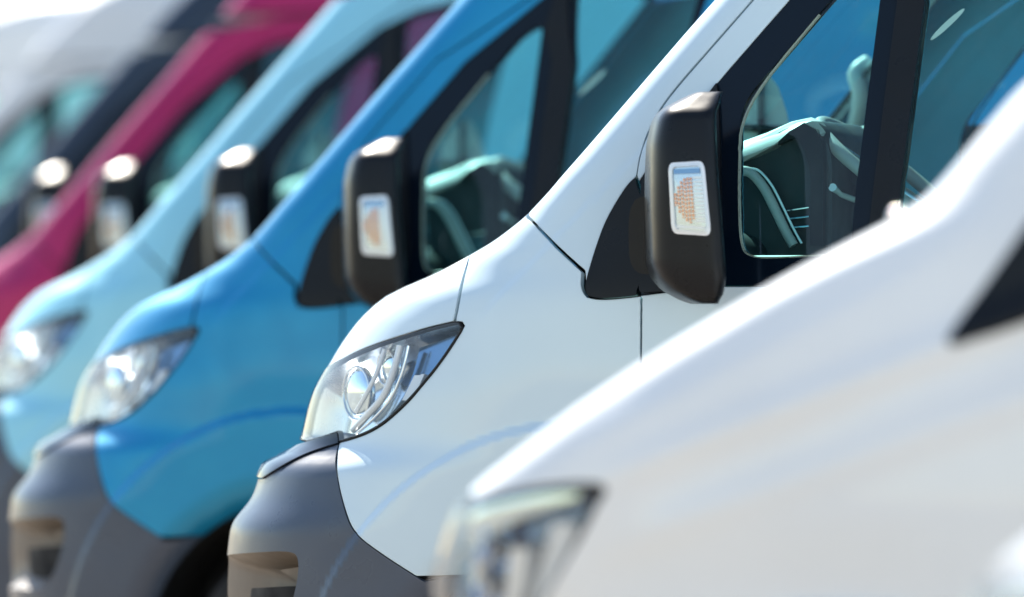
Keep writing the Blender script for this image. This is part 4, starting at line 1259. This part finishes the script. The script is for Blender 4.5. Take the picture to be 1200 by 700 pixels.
BINNACLE = rounded([(1.2693, 1.7198), (1.3437, 1.7514), (1.4179, 1.7870), (1.4707, 1.7924), (1.5086, 1.7597), (1.5255, 1.7051), (1.5254, 1.5882), (1.5233, 1.4673), (1.2970, 1.4682)], 0.02)
HOOD_UP = [(1.2693, 1.7325), (1.2842, 1.7385), (1.3438, 1.7581), (1.4053, 1.7837), (1.4540, 1.7933), (1.4814, 1.7829), (1.5025, 1.7564)]
HOOD_LO = [(1.2796, 1.6930), (1.2945, 1.6989), (1.3433, 1.7147), (1.3857, 1.7324), (1.4280, 1.7623), (1.4639, 1.7820), (1.4997, 1.7534)]
HOOD_RO = [(1.3992, 1.7379), (1.4266, 1.7618), (1.4625, 1.7815), (1.4920, 1.7651), (1.5067, 1.7387), (1.5109, 1.6924), (1.5087, 1.4912)]
HOOD_RI = [(1.3992, 1.7298), (1.4266, 1.7436), (1.4477, 1.7434), (1.4646, 1.7130), (1.4751, 1.6787), (1.4793, 1.6464), (1.4772, 1.4913)]
CLUSTER = [[(1.4165, 1.5745), (1.4714, 1.5822)], [(1.4207, 1.5543), (1.4714, 1.5600)], [(1.4250, 1.5341), (1.4714, 1.5379)]]
M['hood'] = mat_plain('soft_grey_sunlit_dash', (0.40, 0.36, 0.34), 0.45, bscale=500, bstr=0.2)  # grey trim, paler to hold the sunlight on the hood's top
PALE_SHEET = [(0.9750, 1.7190), (0.9750, 1.8602), (1.0069, 1.9097), (1.0387, 1.9396), (1.0615, 1.9436), (1.0887, 1.9086), (1.1114, 1.8433), (1.1249, 1.7717), (1.1294, 1.7176)]
SHEET_BARS = [[(1.0456, 1.9395), (1.0455, 1.7401)], [(0.9750, 1.8059), (1.1181, 1.7999)]]
DASH_CURVE = [(1.3056, 1.6698), (1.3353, 1.6635), (1.3670, 1.6289), (1.3945, 1.5783), (1.4198, 1.5277), (1.4409, 1.4913)]
STEER = (1.60, -0.46, 1.665)
SUNLIT_EDGES = [[(1.1706, 1.7770), (1.3511, 1.8032)], [(1.1706, 1.7510), (1.3511, 1.7729)]]

# ------------------------------------------------------------------ the lower, mid-size van in front
def make_low_van():
    B = LOW
    X = B.X
    S2 = (1, -1)
    root = empty('compact_van')
    lamp_tip = [(0.8965, 1.0144), (0.8761, 1.0259)]
    lamp_top = [(0.8606, 1.0286), (0.8411, 1.0289), (0.8306, 1.0289), (0.8226, 1.0287), (0.8150, 1.0282), (0.8077, 1.0276), (0.8001, 1.0267), (0.7920, 1.0257), (0.7834, 1.0245), (0.7743, 1.0230), (0.7656, 1.0215), (0.7572, 1.0198), (0.7491, 1.0181), (0.7413, 1.0161), (0.7329, 1.0138), (0.7238, 1.0111), (0.7110, 1.0070), (0.6814, 0.9986)]
    lamp_low = [(0.7924, 0.7219), (0.8204, 0.7449), (0.8352, 0.7570), (0.8463, 0.7659), (0.8569, 0.7742), (0.8669, 0.7820), (0.8773, 0.7900), (0.8877, 0.7982), (0.8975, 0.8066), (0.9059, 0.8152), (0.9121, 0.8239), (0.9159, 0.8326), (0.9179, 0.8414), (0.9187, 0.8503), (0.9189, 0.8592), (0.9187, 0.8683), (0.9183, 0.8774), (0.9178, 0.8867), (0.9175, 0.8956), (0.9173, 0.9042), (0.9172, 0.9126), (0.9173, 0.9206), (0.9175, 0.9291), (0.9176, 0.9383), (0.9175, 0.9505), (0.9150, 0.9734)]
    lamp = lamp_tip + lamp_top + [(0.36, 0.955), (0.36, 0.74)] + lamp_low
    tri = [(1.2146, 1.2730), (1.1966, 1.2862), (1.1861, 1.2937), (1.1776, 1.2999), (1.1691, 1.3063), (1.1606, 1.3129), (1.1515, 1.3201), (1.1418, 1.3280), (1.1315, 1.3366), (1.1205, 1.3459), (1.1088, 1.3557), (1.0961, 1.3660), (1.0827, 1.3768), (1.0688, 1.3882), (1.0545, 1.4001), (1.0402, 1.4125), (1.0256, 1.4255), (1.0107, 1.4390), (0.9969, 1.4517), (0.9844, 1.4636), (0.9739, 1.4747), (0.9661, 1.4850), (0.9612, 1.4954), (0.9596, 1.5059), (0.9617, 1.5191), (0.9747, 1.5431)]
    tri_low = [(1.3613, 1.3537), (1.3529, 1.3436), (1.3444, 1.3334), (1.3352, 1.3232), (1.3279, 1.3161), (1.3208, 1.3100), (1.3138, 1.3049), (1.3052, 1.2994), (1.2939, 1.2936), (1.2756, 1.2860), (1.2573, 1.2788), (1.2392, 1.2715)]
    hq = 0.46
    lt_h = [p for p in lamp_top if p[0] <= hq + 0.03]
    lt_w = [p for p in lamp_top if p[0] > hq + 0.034]
    hood = [(0, 0.955), (0.36, 0.965)] + [(q, z + 0.006) for q, z in reversed(lt_h)] + [(hq + 0.03, 1.10), (hq + 0.04, 1.25), (hq + 0.05, 1.40), (hq + 0.06, 1.475), (0, 1.50)]
    P_(panel('bonnet', B, [mirror_sym(hood)], M['silver'], root, lip=0.02))
    wed = 0.54
    panel('scuttle_panel', B, [mirror_sym([(0, 1.507), (hq + 0.06, 1.483), (hq + 0.10, 1.483), (wed, 1.53), (0, 1.54)])], M['black'], root, off=-0.006)
    ws = [(0, 1.545), (wed, 1.535), (wed, 1.65), (wed, 1.84), (0.5, 1.865), (0, 1.87)]
    panel('windscreen', B, [mirror_sym(ws)], M['screen'], root, off=-0.004, lip=0.004, sp=0.04)
    dx = 1.52
    ax, az, ar = LOW_WF, LOW_WZ, 0.40
    bz = 0.70
    a_f = 118.0
    wing = [(hq + 0.036, 1.10), (hq + 0.046, 1.25), (hq + 0.056, 1.40), (hq + 0.066, 1.475), (hq + 0.10, 1.478), (wed + 0.012, 1.535), (wed + 0.006, 1.65), (wed + 0.006, 1.845), (1.0, 1.875), X(2.0, 1.885), X(2.6, 1.885), X(2.6, 1.845), X(2.0, 1.842), X(1.80, 1.80), X(1.66, 1.70)] + [(q - 0.003, z + 0.004) for q, z in reversed(tri)] \
        + [(q, z - 0.005) for q, z in reversed(tri_low)] + [X(dx - 0.004, z) for z in np.linspace(1.2, 0.3, 24)] \
        + [X(*p) for p in arc(ax, az, ar, 3, a_f, 24)] + [X(0.52, bz - 0.02), X(0.40, bz + 0.01), X(0.30, 0.76)] + [(q + 0.006, z - 0.006) for q, z in lamp_low] + [(q + 0.006, z + 0.006) for q, z in lamp_tip + lt_w] + [(hq + 0.034, 1.04)]
    for sd in S2:
        P_(panel('wing', B, [wing], M['silver'], root, side=sd, lip=0.02, sp=0.018))
        panel('mirror_base', B, [rounded(tri + tri_low, 0.02)], M['black'], root, side=sd, off=0.005, lip=0.02)
        headlamp2(B, lamp, sd, root)
        low = [X(dx + 0.004, 0.36), X(dx + 0.004, 1.22), X(1.7, 1.235), X(2.55, 1.25), X(2.55, 0.36)]
        d = P_(panel('door', B, [low], M['silver'], root, side=sd, lip=0.02, sp=0.05, bs=0.03))
        fr = [tri[-1], X(1.66, 1.695), X(1.80, 1.795), X(2.0, 1.837), X(2.54, 1.84), X(2.54, 1.255), X(1.7, 1.24), tri_low[0]]
        gl = rounded([X(1.66, 1.30), X(1.72, 1.66), X(1.84, 1.755), X(2.02, 1.785), X(2.46, 1.785), X(2.46, 1.30)], 0.03)
        panel('window_frame', B, [fr, gl], M['gloss'], d, side=sd, off=-0.003, lip=0.03, sp=0.04)
        panel('window_glass', B, [gl], M['tint'], d, side=sd, off=-0.012, lip=0, sp=0.05)
        hp = [B.pos(np.array([X(2.3 + t, 1.06)[0] * sd]), np.array([1.06]), o_)[0] for t, o_ in ((-0.10, 0.0), (-0.08, 0.035), (0.08, 0.035), (0.10, 0.0))]
        tube('door_handle', hp, 0.013, M['black'], d)
        cargo = [X(2.56, 0.36), X(2.56, 1.25), X(2.61, 1.255), X(2.61, 1.88), X(4.92, 1.88), X(4.92, 0.36)] + [X(*p) for p in arc(LOW_WR, LOW_WZ, 0.40, 5, 175, 24)]
        P_(panel('side_panel', B, [cargo], M['silver'], root, side=sd, lip=0.02, sp=0.05, bs=0.03))
        mt = [(1.24, 1.60, 1.74), (1.30, 1.58, 1.745), (1.40, 1.58, 1.75), (1.46, 1.62, 1.745)]
        wing_mirror(root, -sd, dict(tab=mt, y0=1.02, y1=1.24, arm=(1.25, 1.33), armx=(1.62, 1.72), body_y=0.93))
        for wx in (LOW_WF, LOW_WR):
            ring0 = [(p[0], -sd * 0.93, p[1]) for p in arc(wx, LOW_WZ, 0.405, -15, 195, 24)]
            ring1 = [(p[0], -sd * 0.62, p[1]) for p in arc(wx, LOW_WZ, 0.405, -15, 195, 24)]
            loft('wheel_liner', [ring0, ring1], M['dark'], root, (False, True), 50, closed=False)
            wheel(root, wx, LOW_WZ, LOW_WZ, 0.925, -sd)
        # chrome disc, added for a bright glint at the foot of the windscreen
        disc('glint_disc', B.pos(np.array([0.66 * sd]), np.array([1.480]))[0] + np.array([0, 0, 0.008]), (-0.1, -0.62 * sd, 0.78), 0.016, 0.03, M['chrome'], root, 16)
    bump_ = [(0, 0.22), (0.9, 0.22), X(0.50, 0.30)] + list(reversed([X(*p) for p in arc(ax, az, ar, a_f + 1, 180, 12)])) [::-1][:0] + [X(*p) for p in arc(ax, az, ar, 178, a_f + 1, 12)] + [X(0.515, bz - 0.028), X(0.395, bz + 0.002), X(0.29, 0.752)] + [(lamp_low[0][0] - 0.006, lamp_low[0][1] - 0.012), (0.36, 0.725), (0.30, 0.78), (0, 0.78)]
    P_(panel('bumper', B, [mirror_sym(bump_)], M['silver'], root, lip=0.02, sp=0.04))
    gr = rounded([(0.33, 0.80), (0.33, 0.945), (-0.33, 0.945), (-0.33, 0.80)], 0.02)
    panel('grille', B, [gr], M['black'], root, off=-0.012, lip=0)
    for zz in (0.83, 0.87, 0.91):
        strip('grille_bar', B, [(-0.33 + 0.033 * i, zz) for i in range(21)], 0.016, M['satin'], root, off=0.0, h=0.012, closed=False)
    inner = [(0, 0.30), (0.9, 0.30), X(0.50, 0.33)] + [X(*p) for p in arc(ax, az, ar + 0.01, 180, 0, 24)] + [X(1.6, 0.33), X(3.5, 0.33)] + [X(*p) for p in arc(LOW_WR, LOW_WZ, 0.41, 178, 2, 24)] + [X(4.9, 0.35), X(4.9, 1.23), X(1.5, 1.23), X(1.2, 1.23), (0.9, 1.40), (0.6, 1.44), (0, 1.46)]
    panel('inner_shell', B, [mirror_sym(inner), list(lamp), [(-q, z) for q, z in reversed(lamp)]], M['dark'], root, off=-0.03, lip=0, sp=0.06, bs=0.03)
    roof_grid(B, root, 1.89, 2.0)
    tail(B, root, zt=1.86, w=0.9, zb=0.36)
    box('underbody', (0.2, -0.6, 0.22), (4.85, 0.6, 0.40), M['dark'], root, 0.03)
    dprof = [(0.98, 1.10), (1.02, 1.42), (1.30, 1.44), (1.50, 1.38), (1.52, 1.20), (1.40, 0.9), (1.0, 0.9)]
    loft('dashboard', [[(x, y, z) for x, z in rounded(dprof, 0.04)] for y in (-0.84, 0.84)], M['trim'], root, (True, True), 40)
    seat(root, 1.95, -0.42, 0.68)
    seat(root, 1.95, 0.42, 0.68)
    box('cab_floor', (1.0, -0.84, 0.42), (2.6, 0.84, 0.46), M['dark'], root, 0.01)
    zz = list(np.linspace(0.46, 1.86, 12))
    hp = [(-float(B.row(z)[3]) + 0.05, z) for z in zz] + [(float(B.row(z)[3]) - 0.05, z) for z in reversed(zz)]
    loft('bulkhead', [[(2.66, a, b) for a, b in hp], [(2.69, a, b) for a, b in hp]], M['cabin'], root)
    return root


def headlamp2(B, lamp, sd, root):
    l = resample(np.array(lamp) * np.array([sd, 1]), 0.015)
    c = l.mean(0)
    rings = []
    for t, dep in ((1.0, 0.001), (0.98, 0.03), (0.93, 0.07), (0.84, 0.09)):
        a = c + (l - c) * t
        rings.append(B.pos(a[:, 0], a[:, 1]) - B.normal(a[:, 0], a[:, 1]) * dep)
    n = len(l)
    V = [tuple(p) for r in rings for p in r]
    F = [(k * n + i, k * n + (i + 1) % n, (k + 1) * n + (i + 1) % n, (k + 1) * n + i) for k in range(3) for i in range(n)]
    h = smooth_angle(mesh_obj('headlight', V, F, M['lampback'], root), 60)
    panel('reflector', B, [[tuple(v) for v in (c + (l - c) * 0.842)]], M['lampback'], h, off=-0.089, lip=0)
    panel('lens', B, [[tuple(v) for v in l]], M['lens'], h, off=0.003, lip=0.006)
    br = [tuple(v * np.array([sd, 1])) for v in np.array(LOW_SKY_BAND)]
    panel('lens_sky_band', B, [br], M['dome'], h, off=-0.012, lip=0.03)  # added pale band: sky reflected in the top of the lens
    at = lambda q, z, o_: B.pos(np.array([q * sd]), np.array([z]), 0)[0] + B.normal(np.array([q * sd]), np.array([z]))[0] * o_
    for (q, z) in LOW_BOWLS:
        ctr = at(q, z, -0.03)
        ax_ = Vector((-0.9, -sd * 0.4, 0)).normalized()
        u = ax_.orthogonal().normalized()
        v = ax_.cross(u)
        rg = [[tuple(Vector(ctr) + ax_ * (-0.06 * (1 - t * t)) + (u * math.cos(2 * math.pi * i / 28) + v * math.sin(2 * math.pi * i / 28)) * 0.055 * t) for i in range(28)] for t in np.linspace(0.12, 1, 8)]
        loft('lamp_bowl', rg, M['chrome'], h, (True, False), 60)
    for pts, w in LOW_FINS:
        (q0, z0), (q1, z1) = pts
        f = [[tuple(at(q0, z0, o_)), tuple(at(q0 + w, z0, o_)), tuple(at(q1 + w, z1, o_)), tuple(at(q1, z1, o_))] for o_ in (-0.08, -0.025)]
        loft('lamp_fin', f, M['reflector'], h, (True, True), 30)


LOW_SKY_BAND = [(0.6741, 0.9864), (0.7119, 0.9976), (0.7279, 1.0029), (0.7398, 1.0063), (0.7513, 1.0091), (0.7626, 1.0111), (0.7748, 1.0129), (0.7879, 1.0144), (0.8021, 1.0156), (0.8173, 1.0165), (0.8302, 1.0169), (0.8407, 1.0167), (0.8487, 1.0159), (0.8539, 1.0145), (0.8564, 1.0125), (0.8560, 1.0099), (0.8529, 1.0067), (0.8469, 1.0030), (0.8410, 0.9992), (0.8350, 0.9955), (0.8291, 0.9918), (0.8230, 0.9881), (0.8169, 0.9845), (0.8106, 0.9808), (0.8042, 0.9772), (0.7976, 0.9735), (0.7912, 0.9697), (0.7849, 0.9658), (0.7787, 0.9617), (0.7725, 0.9575), (0.7663, 0.9531), (0.7600, 0.9486), (0.7538, 0.9439), (0.7476, 0.9390), (0.7413, 0.9350), (0.7351, 0.9318), (0.7291, 0.9293), (0.7233, 0.9277), (0.7173, 0.9272), (0.7111, 0.9277), (0.7030, 0.9299), (0.6875, 0.9356)]
LOW_BOWLS = [(0.7066, 0.9213), (0.7221, 0.8460)]
LOW_FINS = [([(0.7539, 0.7421), (0.7901, 0.9164)], 0.035), ([(0.8665, 0.7986), (0.8474, 0.9621)], 0.045)]

# ------------------------------------------------------------------ the row
van = make_van()
low = make_low_van()
index_kids()
paintable(van)
paintable(low)
van.location = (0, 0, 0)
van['label'] = 'white van in sharp focus with grey bumper, black door mirror and clear headlight'
van['category'] = 'van'
van['group'] = 'vans parked in a slanting row'
TURN = {'blue': 0.3, 'sky': -0.5, 'magenta': 0.4, 'navy': -0.3, 'cream': 0.5, 'silver': 0.0}
for paint, loc, lab in ROW:
    c = copy_tree(van)
    c.location = loc
    c.rotation_euler = (0, 0, R(TURN[paint]))
    c['label'] = lab
    stack = [c]
    for o in list(bpy.data.objects):
        r_ = o
        while r_.parent:
            r_ = r_.parent
        if r_ == c and o.get('painted'):
            o.material_slots[0].material = M[paint]
low.location = (1.82, -3.61, 0)
low['label'] = 'out of focus silvery white van in front of the sharp white van'
low['category'] = 'van'
low['group'] = 'vans parked in a slanting row'
c = copy_tree(low)
c.location = (3.60, -6.62, 0)
c['label'] = 'nearest van, only its heavily blurred white bonnet edge showing in the corner'
if 'painted' in bpy.data.objects[0]:
    pass
for o in bpy.data.objects:
    if 'painted' in o:
        del o['painted']
